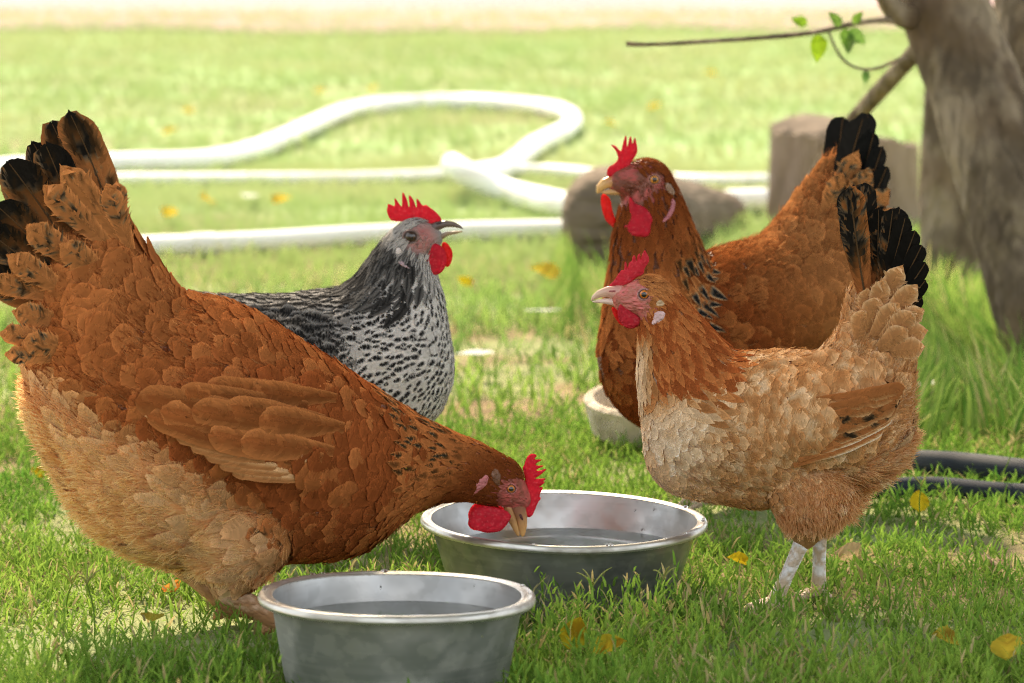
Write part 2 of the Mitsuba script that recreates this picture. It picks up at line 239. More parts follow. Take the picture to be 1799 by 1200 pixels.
class Hen:
    def __init__(self, key, ref, slope, face, chain_c, extra_c, seed):
        self.key, self.face, self.seed = key, face, seed
        (u0, v0, d) = ref; a = d / F; self.a = a; self.u0, self.v0 = u0, v0
        self.P0 = at(u0, v0, d); self.EU = at(u0 + 1, v0, d + slope * a) - self.P0; self.EV = at(u0, v0 + 1, d) - self.P0
        w = np.array([self.EU[1], -self.EU[0], 0]); self.EW = a * w / np.linalg.norm(w) * (1 if w[1] < 0 else -1)
        self.chain = np.array(chain_c, float); self.extra = [np.array(e, float) for e in extra_c]
        man = chain(self.chain)
        for e in self.extra: man = man + chain(e)
        tm = smooth_mesh(man, 6.0, 26); self.tm = tm
        self.V, self.Fc = np.array(tm.vertices), np.array(tm.faces)
        vn = np.array(tm.vertex_normals); c = self.V.mean(0)
        self.surf = Surface(self.V, vn)
        near = vn[:, 2] > 0.05; self.nearV = self.V[near]; self.kd2 = cKDTree(self.nearV[:, :2])
    def map(self, p): return self.P0 + (p[..., 0:1] - self.u0) * self.EU + (p[..., 1:2] - self.v0) * self.EV + p[..., 2:3] * self.EW
    def inv(self, x): return np.linalg.solve(np.stack([self.EU, self.EV, self.EW], 1), np.asarray(x) - self.P0) + np.array([self.u0, self.v0, 0])
    def foot_v(self, u, w, z=0.0):
        p = self.map(np.array([u, self.v0, w], float)); return self.v0 + (z - p[2]) / self.EV[2]
    def near_w(self, u, v, k=6):
        d, i = self.kd2.query(np.stack([np.asarray(u, float), np.asarray(v, float)], -1), k=k); w = 1 / (d + 2); return (self.nearV[i, 2] * w).sum(-1) / w.sum(-1)
    def tau(self, P):
        """along-body parameter (0 = face ... tail), dorsal coordinate (-1 belly, 1 back) and direction towards the tail"""
        segs = [(self.chain[i], self.chain[i + 1], float(i)) for i in range(len(self.chain) - 1)]
        for e in self.extra: segs += [(e[i], e[i + 1], 100.0 + i) for i in range(len(e) - 1)]
        rho, taus, qs, tg = [], [], [], []
        for a, b, t0 in segs:
            ax = b[:2] - a[:2]; t = np.clip(((P[:, :2] - a[:2]) @ ax) / (ax @ ax), 0, 1)
            c = a[:3] + t[:, None] * (b[:3] - a[:3]); r = a[3] + t * (b[3] - a[3]); w = a[4] + t * (b[4] - a[4])
            e = P - c; rho.append(np.sqrt((e[:, :2] ** 2).sum(1) / r ** 2 + (e[:, 2] / w) ** 2)); taus.append(t0 + t)
            k = unit(b[:3] - a[:3]); perp = np.array([-k[1], k[0]]) * self.face; qs.append((e[:, :2] @ perp) / r); tg.append(np.broadcast_to(k, P.shape))
        rho = np.array(rho); wt = np.exp(-9 * np.abs(rho - 1.0)); wt = wt / wt.sum(0); taus = np.array(taus)
        main = wt * (taus < 100); best = np.argmax(wt, 0)
        tau = np.where(np.take_along_axis(taus, best[None], 0)[0] >= 100, 100.0, (main * taus).sum(0) / np.maximum(main.sum(0), 1e-6))
        return tau, (np.array(qs) * wt).sum(0), unit((np.array(tg) * wt[..., None]).sum(0))
    def sample(self, n, seed):
        area = self.tm.area_faces; r = np.random.default_rng(seed); f = r.choice(len(area), n, p=area / area.sum())
        b = r.random((n, 2)); b = np.where(b.sum(1, keepdims=True) > 1, 1 - b, b); tri = self.V[self.Fc[f]]
        P = tri[:, 0] + b[:, :1] * (tri[:, 1] - tri[:, 0]) + b[:, 1:] * (tri[:, 2] - tri[:, 0])
        return P, self.surf.near(P)[1]
    # ---- emitters of geometry
    def shape(self, parent, name, v, f, col, mat, label=None, kind=None, uv=None, smooth=True):
        m = trimesh.Trimesh(self.map(np.asarray(v, float).reshape(-1, 3)), np.asarray(f)[:, ::-1], process=False)
        col = np.broadcast_to(np.asarray(col, float), (len(m.vertices), 3)) if col is not None else None
        if mat == 'mat_feather': uv, col = np.stack([col[:, 0], col[:, 1] / np.maximum(col[:, 0], 1e-4)], 1), None
        return part(parent, name, m, mat, label, kind, smooth=smooth, color=col, uv=uv)
    def body(self, colour):
        tau, q, tg = self.tau(self.V); return self.shape(self.key, 'body', self.V, self.Fc, colour(self.V, tau, q), 'mat_skin')
    def coat(self, holder, one, many, p, f, col, score, top, mat='mat_feather'):
        """the top feathers as parts of their own, the others as one part of kind stuff"""
        n, nv = len(p), p.shape[1] * p.shape[2]; pv, cv = p.reshape(n, nv, 3), np.clip(col, 0.004, 0.9).reshape(n, nv, 3)
        order = np.argsort(-score); first = order[:top]; rest = order[top:]
        for i in first: self.shape(holder, one, pv[i], f, cv[i], mat)
        if len(rest): self.shape(holder, many, pv[rest], all_faces(len(rest), f, nv), cv[rest].reshape(-1, 3), mat, kind='stuff')
    def contour(self, holder, one, many, mask, size, colour, seed, spacing=0.42, top=300, shape='round', lift=0.16, n0=60000, nt=7, ns=5, surf=None, pts=None, dirs=None, jit=0.16, aspect=0.42, rag=0.04, curl=0.0, barbs=7, base=1.0):
        if pts is None: P, n = self.sample(n0, seed)
        else: P, n = pts
        tau, q, tg = self.tau(P); k = mask(P, tau, q); P, n, tau, q, tg = P[k], n[k], tau[k], q[k], tg[k]
        if dirs is not None: tg = dirs(P, tau, q, tg)
        L = size(P, tau, q); k = thin_out(P, L * spacing, seed); P, n, tau, q, tg, L = P[k], n[k], tau[k], q[k], tg[k], L[k]
        r = np.random.default_rng(seed + 1); L = L * r.uniform(0.74, 1.30, len(L))
        tg = unit(tg - n * (tg * n).sum(1, keepdims=True)); sd = np.cross(n, tg)
        ph = (nz(P, 38, seed) - 0.5) * 2.2 * jit * 2 + r.normal(0, jit, len(P)); tg = unit(tg + sd * ph[:, None])
        lf = lift * r.uniform(0.5, 1.6, len(P)) * (0.5 + 0.7 * nz(P, 30, seed + 5)) * .62
        W = L * aspect * r.uniform(0.85, 1.15, len(L)); rnd = r.random(len(P)); score = L ** 2 * np.clip(n[:, 2] + 0.15, 0.0, 1) * (P[:, 2] > 0); near = n[:, 2] > -0.12
        for k, nb in ((near, barbs), (~near & (r.random(len(P)) < .6), 0)):
            if not k.any(): continue
            p, f, t, s, tone = make_feathers(P[k], n[k], tg[k], L[k], W[k], lf[k], shape, nt, ns, surf or self.surf, seed=seed + 2, rag=rag, curl=curl, barbs=nb, base=base)
            c = colour(P[k], tau[k], q[k], t, s, rnd[k][:, None, None], p) * tone[..., None]
            self.coat(holder, one, many, p, f, c, score[k], top if nb else 0)
        return P
    def fluff(self, holder, name, mask, n, length, colour, seed, lift=0.55, width=1.5, droop=0.3, dirs=None, hem=1e9, base=0.0, clump=.55):
        P, nn = self.sample(n, seed); tau, q, tg = self.tau(P); k = mask(P, tau, q); P, nn, tg = P[k], nn[k], tg[k]; r = np.random.default_rng(seed); th = tau[k] >= 100; low = th & (P[:, 1] > hem); P, nn, tg, th = P[~low], nn[~low], tg[~low], th[~low]
        if dirs is not None: tg = dirs(P, nn, tg)
        cl = np.stack([nz(P, 22, seed + j) - 0.5 for j in range(3)], 1) * 2.6
        P = P + nn * base; d = unit(tg * 1.0 + nn * lift + cl * clump + r.normal(0, 0.16, P.shape)); L = length * r.uniform(0.5, 1.25, len(P)) * (0.7 + 0.6 * nz(P, 30, seed + 9)) * np.where(th, .5, 1)
        side = unit(np.cross(d, nn + r.normal(0, 0.5, P.shape))); t = np.array([0, 0.4, 0.75, 1.0]); g = np.array([0, 1.0, 0])
        c = P[:, None] + d[:, None] * (L[:, None] * t)[..., None] + (g[None, None] * droop - nn[:, None] * 0.28) * (L[:, None] * t ** 2 * 0.45)[..., None] + r.normal(0, 1, (len(P), 4, 3)) * t[None, :, None] * 1.2
        wd = width * r.uniform(0.6, 1.3, len(P))[:, None] * np.array([0.9, 1.0, 0.7, 0.0])
        lft, rgt = c - side[:, None] * wd[..., None], c + side[:, None] * wd[..., None]
        v = np.stack([lft[:, 0], rgt[:, 0], lft[:, 1], rgt[:, 1], lft[:, 2], rgt[:, 2], c[:, 3]], 1)
        f = np.array([[0, 1, 3], [0, 3, 2], [2, 3, 5], [2, 5, 4], [4, 5, 6]])
        col = colour(P, r.random(len(P)))[:, None] * np.array([0.9, 0.9, 0.96, 0.96, 1.03, 1.03, 1.06])[None, :, None]
        self.shape(holder, name, v, all_faces(len(P), f, 7), np.clip(col, 0.004, 0.9).reshape(-1, 3), 'mat_fluff', kind='stuff', smooth=True)
    def plate(self, parent, name, pts, w, thick, col, step=3.0, edge=None, it=2, label=None, bumps=0.0, tilt=None, fine=None, mat='mat_skin', dark=None):
        poly = smooth_poly(pts, it); v, f = pillow(poly, step, thick, edge); P = v.copy()
        if bumps: v[:, 2] += np.sign(v[:, 2]) * (nz(P, 7, 3) - 0.5) * bumps
        wv = w(v[:, 0], v[:, 1]) if callable(w) else w
        v[:, 2] += wv
        if tilt is not None: v[:, 2] += (v[:, 1] - tilt[0]) * tilt[1]
        k = nz(P, 6, 8)[:, None]; c = np.clip(np.asarray(col) * (0.75 + 0.4 * k) + np.array([.1, .08, .08]) * sst(.55, .75, nz(P, 2.2, 5))[:, None], 0, .9)
        return self.shape(parent, name, v, f, c, mat, label)
    def solid(self, parent, name, circles, col, mat, length=2.0, it=8, label=None, uvs=None, tip=None):
        tm = smooth_mesh(chain(circles), length, it); v = np.array(tm.vertices)
        c = np.broadcast_to(np.asarray(col, float), v.shape) if not callable(col) else col(v)
        uv = None if uvs is None else uvs(v)
        return self.shape(parent, name, v, np.array(tm.faces), c, mat, label, uv=uv)
    def eye(self, u, v, r, iris, lid, ring=(0.35, 0.10, 0.08), yaw=0.0, out=0.40, deg=58, pup=30):
        w = float(self.near_w(u, v)); m = trimesh.creation.icosphere(subdivisions=4); d = m.vertices; fwd = unit(np.array([math.sin(yaw) * self.face, 0, math.cos(yaw)]))
        k = np.degrees(np.arccos(np.clip(d @ fwd, -1, 1))); c = np.array([u, v, w - r * out]); R = r / math.sin(math.radians(deg))
        c = c - fwd * (R * math.cos(math.radians(deg)) * .8 - r * .45)
        col = np.where((k < pup)[:, None], C3(.006, .005, .005), np.where((k < deg)[:, None], lerp3(C3(*iris) * 1.15, C3(*iris) * 0.45, sst(deg - 16, deg, k)), C3(.03, .015, .01)))
        self.shape(self.key, 'eye', c + d * R, m.faces, col, 'mat_iris')
        a = np.linspace(0, 2 * np.pi, 41)[:-1]; sd = unit(np.cross([0, 1.0, 0], fwd)); upv = np.array([0, 1.0, 0]); rim = c + fwd * R * math.cos(math.radians(deg)); tint = (np.asarray(ring) * .30, np.asarray(ring))
        for j, (rad, mi_, off) in enumerate(((1.04, .13, .02), (1.30, .20, -.10))):
            pts = rim + fwd * r * off + (np.cos(a)[:, None] * sd * 1.05 + np.sin(a)[:, None] * upv * (.92 if j else .98)) * r * rad
            tb = tube(np.vstack([pts, pts[:2]]), r * mi_, 10, caps=False, wob=.15 * j, freq=.3); self.shape(self.key, 'eyelid', tb.vertices, tb.faces, tint[j], 'mat_skin')
    def leg(self, hock, ankle_u, w, r, col, toe_len, dirty, thick=1.0, spread=0.5, label=None):
        """a scaly shank from the hock to the ground with three front toes and a hind toe"""
        av = self.foot_v(ankle_u, w, 0.011); A = np.array([ankle_u, av, w]); Hk = np.array([hock[0], hock[1], hock[2]])
        cs = [(*Hk, r * 1.15, r * 1.0), (*(Hk * 0.8 + A * 0.2), r * 0.95, r * 0.85), (*(Hk * 0.4 + A * 0.6), r * 0.86, r * 0.8), (*A, r * 1.05, r * 1.05)]
        uvs = lambda v: np.stack([(v[:, 0] + 0.8 * v[:, 2]) / 10.0, v[:, 1] / 8.5], 1)
        def paint(v): return lerp3(C3(*col), C3(*dirty), sst(0.35, 0.7, nz(v, 9, 4) + 0.5 * sst(av - 40, av + 10, v[:, 1])))
        lg = self.solid(self.key, 'leg', cs, paint, 'mat_scale', 2.5, 6, label, uvs)
        for ang, ln in ((-spread, 0.9), (0.0, 1.0), (spread, 0.9), (math.pi, 0.42)):
            e = A + np.array([self.face * math.cos(ang), 0, math.sin(ang)]) * toe_len * ln; zz = [0.012, 0.009, 0.006, 0.002]; cc = []
            for k, t in enumerate((0.0, 0.4, 0.8, 1.05)):
                p = A + (e - A) * t; p[1] = self.foot_v(p[0], p[2], zz[k]); rr = r * (0.75, 0.62, 0.5, 0.18)[k]; cc.append((*p, rr, rr))
            self.solid(lg, 'toe', cc, paint, 'mat_scale', 3.0, 4, None, uvs)
    def wing(self, outline, axis, thick, colour, size, seed, flights, step=5.0, cov=0.62, top=300, label=None, edge=None):
        """the folded wing: a padded base on the near side, coverts and long flight feathers on it"""
        poly = smooth_poly(outline, 2); p, t, d, nb = poly_points(poly, step); e = edge or d.max()
        ax0, ax1 = np.array(axis[0], float), np.array(axis[1], float)
        h = thick * np.sqrt(np.clip(1 - (1 - np.clip(d / e, 0, 1)) ** 2, 0, 1)) * (.12 + .88 * sst(.05, .6, ((p - ax0) @ (ax1 - ax0)) / ((ax1 - ax0) @ (ax1 - ax0)))); wv = self.near_w(p[:, 0], p[:, 1], 24)
        v = np.c_[p, wv + h - 2.0]; a = p[t]; s = (a[:, 1, 0] - a[:, 0, 0]) * (a[:, 2, 1] - a[:, 0, 1]) - (a[:, 1, 1] - a[:, 0, 1]) * (a[:, 2, 0] - a[:, 0, 0])
        t = np.where((s < 0)[:, None], t[:, ::-1], t); cnt = np.zeros(len(v))
        for k in range(3): np.add.at(cnt, t[:, k], 2)
        for _ in range(6):
            acc = np.zeros(len(v))
            for k in range(3): np.add.at(acc, t[:, k], v[t[:, (k + 1) % 3], 2] + v[t[:, (k + 2) % 3], 2])
            v[:, 2] = np.where(cnt > 0, 0.5 * v[:, 2] + 0.5 * acc / np.maximum(cnt, 1), v[:, 2])
        m = trimesh.Trimesh(v, t, process=False); n = np.array(m.vertex_normals); n = n * np.sign(n[:, 2:3] + 1e-9)
        back = v.copy(); back[:, 2] -= thick + 14; N2 = len(v); f = np.vstack([t, t[:, ::-1] + N2])
        ring = np.arange(nb); r2 = (ring + 1) % nb; f = np.vstack([f, np.stack([ring, ring + N2, r2], 1), np.stack([r2, ring + N2, r2 + N2], 1)])
        z = np.zeros(N2); one = np.ones(N2)
        cv = colour(v, z, z, np.full((1, 1, 1), 0.3), np.zeros((1, 1, 1)), np.full((N2, 1, 1), 0.5), None).reshape(-1, 3) * 0.6
        wg = self.shape(self.key, 'wing', np.vstack([v, back]), f, np.vstack([cv, cv]), 'mat_skin', label)
        sf = Surface(v, n); r = np.random.default_rng(seed)
        i = r.integers(0, len(t), 12000); b = r.random((12000, 2)); b = np.where(b.sum(1, keepdims=True) > 1, 1 - b, b); tri = v[t[i]]
        P = tri[:, 0] + b[:, :1] * (tri[:, 1] - tri[:, 0]) + b[:, 1:] * (tri[:, 2] - tri[:, 0]); nn = sf.near(P)[1]
        (ax0, ax1) = np.array(axis[0], float), np.array(axis[1], float); ax = unit(ax1 - ax0); ln = np.linalg.norm(ax1 - ax0)
        pad2 = cKDTree(v[:, :2])
        # long flight feathers first (they lie deepest), then the coverts over them
        for fl in flights:
            root, tip, W, colf, hgt = np.array(fl[0], float), np.array(fl[1], float), fl[2], fl[3], fl[4]
            rw = float(self.near_w(*root)); R = np.array([*root, rw]); D = np.array([*tip, rw]) - R; Lf = np.linalg.norm(D[:2])
            pp, ff, tt, ss, tone = make_feathers(R[None], np.array([[0, 0, 1.0]]), D[None], np.array([Lf]), np.array([W]), np.array([0.0]), 'strap', 18, 7, None, camber=0.12, rag=0.02, seed=int(root[0] * 7 + tip[1]))
            dd, ii = pad2.query(pp[..., :2], k=3); pz = np.where(dd.min(-1) < step * 1.3, v[ii, 2].max(-1), -1e9); bw = self.near_w(pp[..., 0], pp[..., 1], 12) + 4.0
            ramp = sst(.08, .45, tt.ravel()); sm = np.maximum(pz, bw).max(axis=2)[0] + hgt * ramp - 7.0 * (1 - ramp); k = np.array([0.25, 0.5, 0.25]); top_ = sm.copy()
            for _ in range(10): sm = np.maximum(np.convolve(np.r_[sm[0], sm, sm[-1]], k, 'valid'), top_ - 1.0)
            pp[..., 2] = sm[None, :, None] + (pp[..., 2] - R[2])
            pp, ff, tt, ss, tone = with_barbs(pp, ff, tt.ravel(), ss.ravel(), np.array([[0, 0, 1.0]]), 34, r, 1.0, .25, .10, .99)
            cc = colf(tt, ss, pp) * tone[..., None] * (.86 - .10 * sst(.2, 1, -ss * self.face) + .10 * (np.abs(ss) < .1) + .26 * sst(.80, 1, np.abs(ss)))[..., None]  # one side darkened as painted shade from the overlapping neighbour; quill and rim paler
            self.shape(wg, 'flight_feather', pp.reshape(-1, 3), ff, np.clip(cc, 0.004, 0.9).reshape(-1, 3), 'mat_feather')
        def mask(P, tau, q): return ((P[:, :2] - ax0) @ ax) / ln < cov + .14 * (nz(P, 26, 3) - .5)
        def dirs(P, tau, q, tg):
            c = ((P[:, :2] - ax0) @ np.array([-ax[1], ax[0]])); dd = ax[None] + np.array([-ax[1], ax[0]])[None] * (-(c / ln) * 0.25)[:, None]; return np.c_[unit(dd), np.zeros(len(P))]
        self.contour(wg, 'covert_feather', 'coverts', mask, size, colour, seed, surf=sf, pts=(P, nn), dirs=dirs, top=top, spacing=0.40, lift=0.12, jit=0.10, nt=7, ns=5, aspect=0.44)
        return wg
    def tail(self, specs, colf, nt=18, ns=9, thing_label=None):
        tl = None
        for k, (ru, rv, rw, tu, tv, tw, W, tilt, bend) in enumerate(specs):
            R, D = np.array([ru, rv, rw], float), np.array([tu - ru, tv - rv, tw - rw], float)
            n = unit(np.array([tilt * 0.3, tilt, 1.0])); dn = unit(D - n * (D @ n)); D = D - np.cross(n, dn) * bend * np.linalg.norm(D); p, f, t, s, tone = make_feathers(R[None], n[None], D[None], np.array([np.linalg.norm(D)]), np.array([W]), np.array([0.0]), 'strap', nt, ns, None, camber=0.18, rag=0.02, seed=k + 50, bend=bend)
            q = p[0, :, (ns - 1) // 2].copy(); p, f, t, s, tone = with_barbs(p, f, t.ravel(), s.ravel(), n[None], 46, np.random.default_rng(k), .985, .3, .09, .985)
            c = colf(k, t, s, p) * tone[..., None]; v, cc = p.reshape(-1, 3), np.clip(c, 0.003, 0.9).reshape(-1, 3)
            self.shape(self.key + '__tail', 'tail_feather', v, f, cc, 'mat_feather')
            nrm = n * 1.2
            tb = tube(q[:-1] + nrm, np.linspace(2.2, 0.7, nt - 1), 5); self.shape(self.key + '__tail', 'quill', tb.vertices, tb.faces, np.broadcast_to(C3(.10, .06, .035), tb.vertices.shape), 'mat_feather') if k < 12 else None
def eyespot(u, v, cu, cv, r): return np.sqrt((u - cu) ** 2 + (v - cv) ** 2) / r

def crop(ox, oy, k, pts): return [(ox + k * x, oy + k * y) for x, y in pts]
B3 = lambda x: np.asarray(x)[:, None, None]
RED, REDF = (0.74, 0.035, 0.06), (0.80, 0.04, 0.035)
def ragged(c, rnd, t, s, amt=0.25, streak=0.08):
    """per-feather tone, a paler tip edge and quill line"""
    amt = amt * .65; k = (1 - amt / 2 + amt * rnd) * (.84 + .27 * sst(.45, 1.0, np.maximum(np.abs(s), t ** 1.5))) * (1 + streak * sst(0.75, 1.0, t) + 0.10 * (np.abs(s) < 0.1) - 0.12 * sst(0.4, 0.0, t))  # darker centre is plumage; base darkening paints the shade under overlapping feathers
    return c * k[..., None]
def speck(p, sc, lo, hi, seed=0): return sst(lo, hi, meshkit.fbm(np.asarray(p) / sc, 3, seed))

# ---- A: big rust brown hen drinking from the rear bowl
A = Hen(thing('hen', 'big rust brown hen bending down to drink with buff fluffy belly and raised dark tail', 'hen'), (500, 800, 2.92), 0.18, 1,
        [(928, 884, -40, 19, 14), (888, 852, -38, 44, 33), (832, 832, -32, 53, 42), (770, 820, -22, 66, 56), (690, 814, -8, 95, 82), (562, 818, 0, 168, 150), (335, 757, 0, 238, 195), (240, 692, 0, 184, 165), (182, 548, 0, 128, 108), (150, 438, 0, 88, 54)],
        [[(410, 900, 80, 110, 80), (402, 970, 82, 58, 46), (390, 1022, 78, 22, 19)], [(370, 900, -80, 110, 80), (345, 955, -82, 58, 46), (325, 1008, -78, 21, 18)]], 11)
A_RUST, A_GOLD, A_BUFF = C3(.27, .073, .022), C3(.42, .145, .03), C3(.84, .57, .30)
def a_fluffness(P): u, v = P[:, 0], P[:, 1]; return np.clip(sst(0, 90, (v - 640) - 0.52 * (u - 60) + 40 * (nz(P, 60, 2) - 0.5)), 0, 1) * sst(560, 420, u + 0.25 * (v - 900))
def a_body(P, tau, q):
    c = lerp3(A_RUST * 0.55, A_BUFF * 0.9, a_fluffness(P)); c = lerp3(c, C3(.30, .085, .02), sst(4.5, 3.5, tau))
    f = sst(56, 34, np.hypot(P[:, 0] - 910, (P[:, 1] - 873) * 0.95)); skin = lerp3(C3(.52, .10, .09), C3(.26, .07, .045), sst(.3, .7, nz(P, 9, 3)))
    return lerp3(c, skin, f)
A.body(a_body)
def a_face(P): return np.hypot(P[:, 0] - 912, (P[:, 1] - 874)) < 31
def a_contour_col(P, tau, q, t, s, rnd, p):
    base = lerp3(A_RUST, A_BUFF, B3(a_fluffness(P)) * 0.85); base = lerp3(base, C3(.50, .20, .06), 0.7 * (rnd > 0.7) * rnd * .5)
    base = base * B3(.80 + .45 * nz(P, 75, 61))[..., None]; base = lerp3(base, C3(.38, .130, .045), B3(sst(5.8, 8.0, tau + .9 * q)))
    c = ragged(base * (1 + 0.28 * sst(.82, 1, np.abs(s) * 0.6 + t * 0.5))[..., None], rnd, t, s, 0.35)
    if p is not None: c = lerp3(c, C3(.03, .02, .015), speck(p, 9, .60, .68, 4) * B3(sst(7.4, 8.6, tau)) * 0.9)
    return c
def a_size(P, tau, q):
    b = np.interp(tau, [4, 5, 6.3, 7.2, 8.2, 9], [28, 38, 46, 58, 76, 88]); return np.where(tau >= 100, 34, b)
A.contour(A.key + '__body', 'feather', 'plumage', lambda P, tau, q: (tau > 4.0) & (a_fluffness(P) < 0.75) , a_size, a_contour_col, 21, spacing=0.38, lift=0.20, jit=.20)
def a_hackle_col(P, tau, q, t, s, rnd, p):
    base = lerp3(C3(.17, .045, .010), A_GOLD * 1.1, B3(sst(1.8, 3.6, tau + 0.9 * q)))
    black = B3(sst(2.1, 3.0, tau) * sst(5.0, 4.6, tau) * sst(-0.5, 0.15, q)) * (rnd > 0.35) * sst(.62, .45, np.abs(s)) * sst(.42, .52, t)
    return lerp3(ragged(base, rnd, t, s, .4), C3(.012, .010, .009), black)
A.contour(A.key + '__body', 'hackle_feather', 'hackle', lambda P, tau, q: (tau > 0.55) & (tau < 4.75) & ~a_face(P), lambda P, tau, q: np.interp(tau, [0.5, 1.2, 2, 3, 4.5], [10, 15, 26, 38, 46]),
          a_hackle_col, 22, spacing=0.30, top=200, shape='hackle', base=2.6, lift=0.10, nt=7, aspect=0.18, barbs=4, jit=0.10, n0=120000)
def a_down(P, r): return lerp3(lerp3(C3(.58, .29, .11), A_BUFF, np.clip(a_fluffness(P) * 0.9 + (r - .5) * .25, 0, 1)), C3(.80, .58, .34), sst(.48, .75, nz(P, 34, 5)) * a_fluffness(P) * .6)
A.contour(A.key + '__body', 'down_feather', 'down', lambda P, tau, q: (a_fluffness(P) > .45) & (P[:, 1] < 1005), lambda P, tau, q: np.full(len(P), 58.0), lambda P, tau, q, t, s, rnd, p: ragged(a_down(P, rnd[:, 0, 0])[:, None, None] * np.array([.80, .70, .55]) * np.ones_like(t * s)[..., None], rnd, t, s, .3), 28, spacing=.42, top=120, shape='wisp', lift=.30, nt=7, aspect=.36, jit=.30, barbs=12)
A.fluff(A.key + '__body', 'fluff', lambda P, tau, q: (a_fluffness(P) + 0.5 * (np.random.default_rng(3).random(len(P)) - 0.5) > 0.42) | (tau >= 100), 125000, 30, lambda P, r: a_down(P, r) * 1.22, 23, lift=0.34, width=.85, hem=1000, base=1.5, clump=.8)
A.fluff(A.key + '__body', 'wisps', lambda P, tau, q: (tau > 4.2) & (a_fluffness(P) < .7) & (P[:, 2] > -20), 24000, 19, lambda P, r: lerp3(lerp3(A_RUST, C3(.50, .21, .07), .55 * r), C3(.62, .33, .14), .8 * (r > .86)), 27, lift=.07, width=.6, droop=.05, base=2.6, clump=.25)
def sec(t, s, p): return ragged(lerp3(C3(.29, .09, .03), C3(.38, .14, .05), sst(.3, .8, np.abs(s))) * np.ones_like(t * s)[..., None], 0.5 + 0 * t * s, t, s) * (1 - 0.55 * (speck(p, 6, .66, .74) * (t > .75)))[..., None]
def prim(t, s, p): return lerp3(C3(.72, .42, .19), C3(.45, .19, .07), sst(.1, -.5, s) + 0 * t)
A.wing([(700, 770), (660, 700), (570, 672), (450, 656), (340, 656), (262, 668), (256, 692), (276, 716), (330, 765), (420, 812), (520, 852), (610, 870), (680, 850)], ((705, 780), (235, 685)), 42, a_contour_col,
       lambda P, tau, q: np.interp(P[:, 0], [230, 420, 560, 700], [86, 74, 54, 36]), 24,
       [((500 + 8 * k, 764 + 9 * k), (244 + 24 * k, 706 + 15 * k), 12, prim, 0.5 + 0.4 * k) for k in range(7)] + [(ro, ti, w, (lambda t, s, p, k=k: sec(t, s, p) * (.84 + .32 * ((k * .37) % 1))), h) for k, (ro, ti, w, h) in enumerate([((500, 712), (227, 680), 32, 3.0), ((490, 782), (248, 703), 20, 3.5), ((500, 745), (268, 694), 25, 5.0), ((520, 690), (298, 664), 23, 5.5), ((530, 725), (318, 690), 26, 6.5),
        ((545, 778), (345, 730), 25, 6.5), ((545, 675), (345, 655), 23, 7.0), ((550, 715), (372, 688), 27, 8.0), ((565, 768), (400, 742), 26, 8.0), ((575, 682), (410, 661), 23, 8.5), ((585, 730), (430, 706), 27, 9.5)])], label='folded rust brown wing with pale flight feathers', cov=.56)
def a_tail_col(k, t, s, p):
    br = lerp3(C3(.36, .14, .045), C3(.22, .09, .035), nz(p, 9, k)); edge = sst(.55, .8, np.abs(s)) if k < 2 else sst(.75, .95, -s)
    m = np.clip(speck(p, 22, .42, .50, k + 3) * (1.0 if k < 3 else .55) * sst(.95, .6, t) + edge * .8 + sst(.55, .25, t) * 0.6, 0, 1)
    return lerp3(C3(.010, .009, .009), br, m)
A.tail([(225, 470, 12, 128, 208, 20, 34, .12, -.10), (190, 470, -6, 100, 228, -12, 32, -.1, -.10), (190, 500, -20, 70, 262, -18, 30, -.2, -.06), (175, 500, 26, 84, 255, 30, 33, .2, -.05), (170, 510, 34, 22, 285, 40, 37, .2, -.06),
        (160, 520, 30, 0, 350, 36, 34, .3, -.05), (150, 540, 36, -14, 395, 40, 34, .3, -.03), (140, 570, 30, -20, 470, 40, 30, .3, 0.02), (150, 560, -36, -12, 400, -34, 34, -.3, .03), (170, 520, -34, 30, 300, -36, 36, -.3, .03)], a_tail_col)
# large speckled tail coverts
def a_cov(k, t, s, p): return lerp3(ragged(C3(.44, .175, .055) * np.ones_like(t * s)[..., None], .5 + 0 * t * s, t, s) * (1 + .35 * sst(.7, 1, np.abs(s)))[..., None], C3(.02, .015, .012), speck(p, 7, .55, .63, k) * sst(.25, .5, t) * sst(.98, .8, t))
for k, (ru, rv, tu, tv, W, w0) in enumerate([(215, 420, 120, 305, 30, 62), (190, 430, 92, 335, 30, 66), (230, 440, 190, 335, 24, 60), (150, 470, 62, 400, 30, 72), (185, 480, 115, 430, 30, 80), (120, 510, 30, 450, 28, 76),
                                             (110, 560, 36, 540, 26, 84), (100, 520, 2, 490, 24, 66), (95, 590, 14, 575, 22, 88), (215, 400, 205, 330, 20, 50), (105, 620, 22, 610, 20, 95), (130, 600, 50, 590, 26, 100)]):
    R, D = np.array([ru, rv, w0], float), np.array([tu - ru, tv - rv, -8.0]); p, f, t, s, tone = make_feathers(R[None], unit(np.array([[0.1, .15, 1.0]])), D[None], np.array([np.linalg.norm(D) * 1.12]), np.array([W * .8]), np.array([.05]), 'round', 12, 9, None, camber=.16, rag=.03, seed=k, barbs=16)
    A.shape(A.key + '__tail', 'tail_covert_feather', p.reshape(-1, 3), f, np.clip(a_cov(k, t, s, p) * tone[..., None], .004, .9).reshape(-1, 3), 'mat_feather')
cA = lambda pts: crop(820, 790, 0.14167, pts)
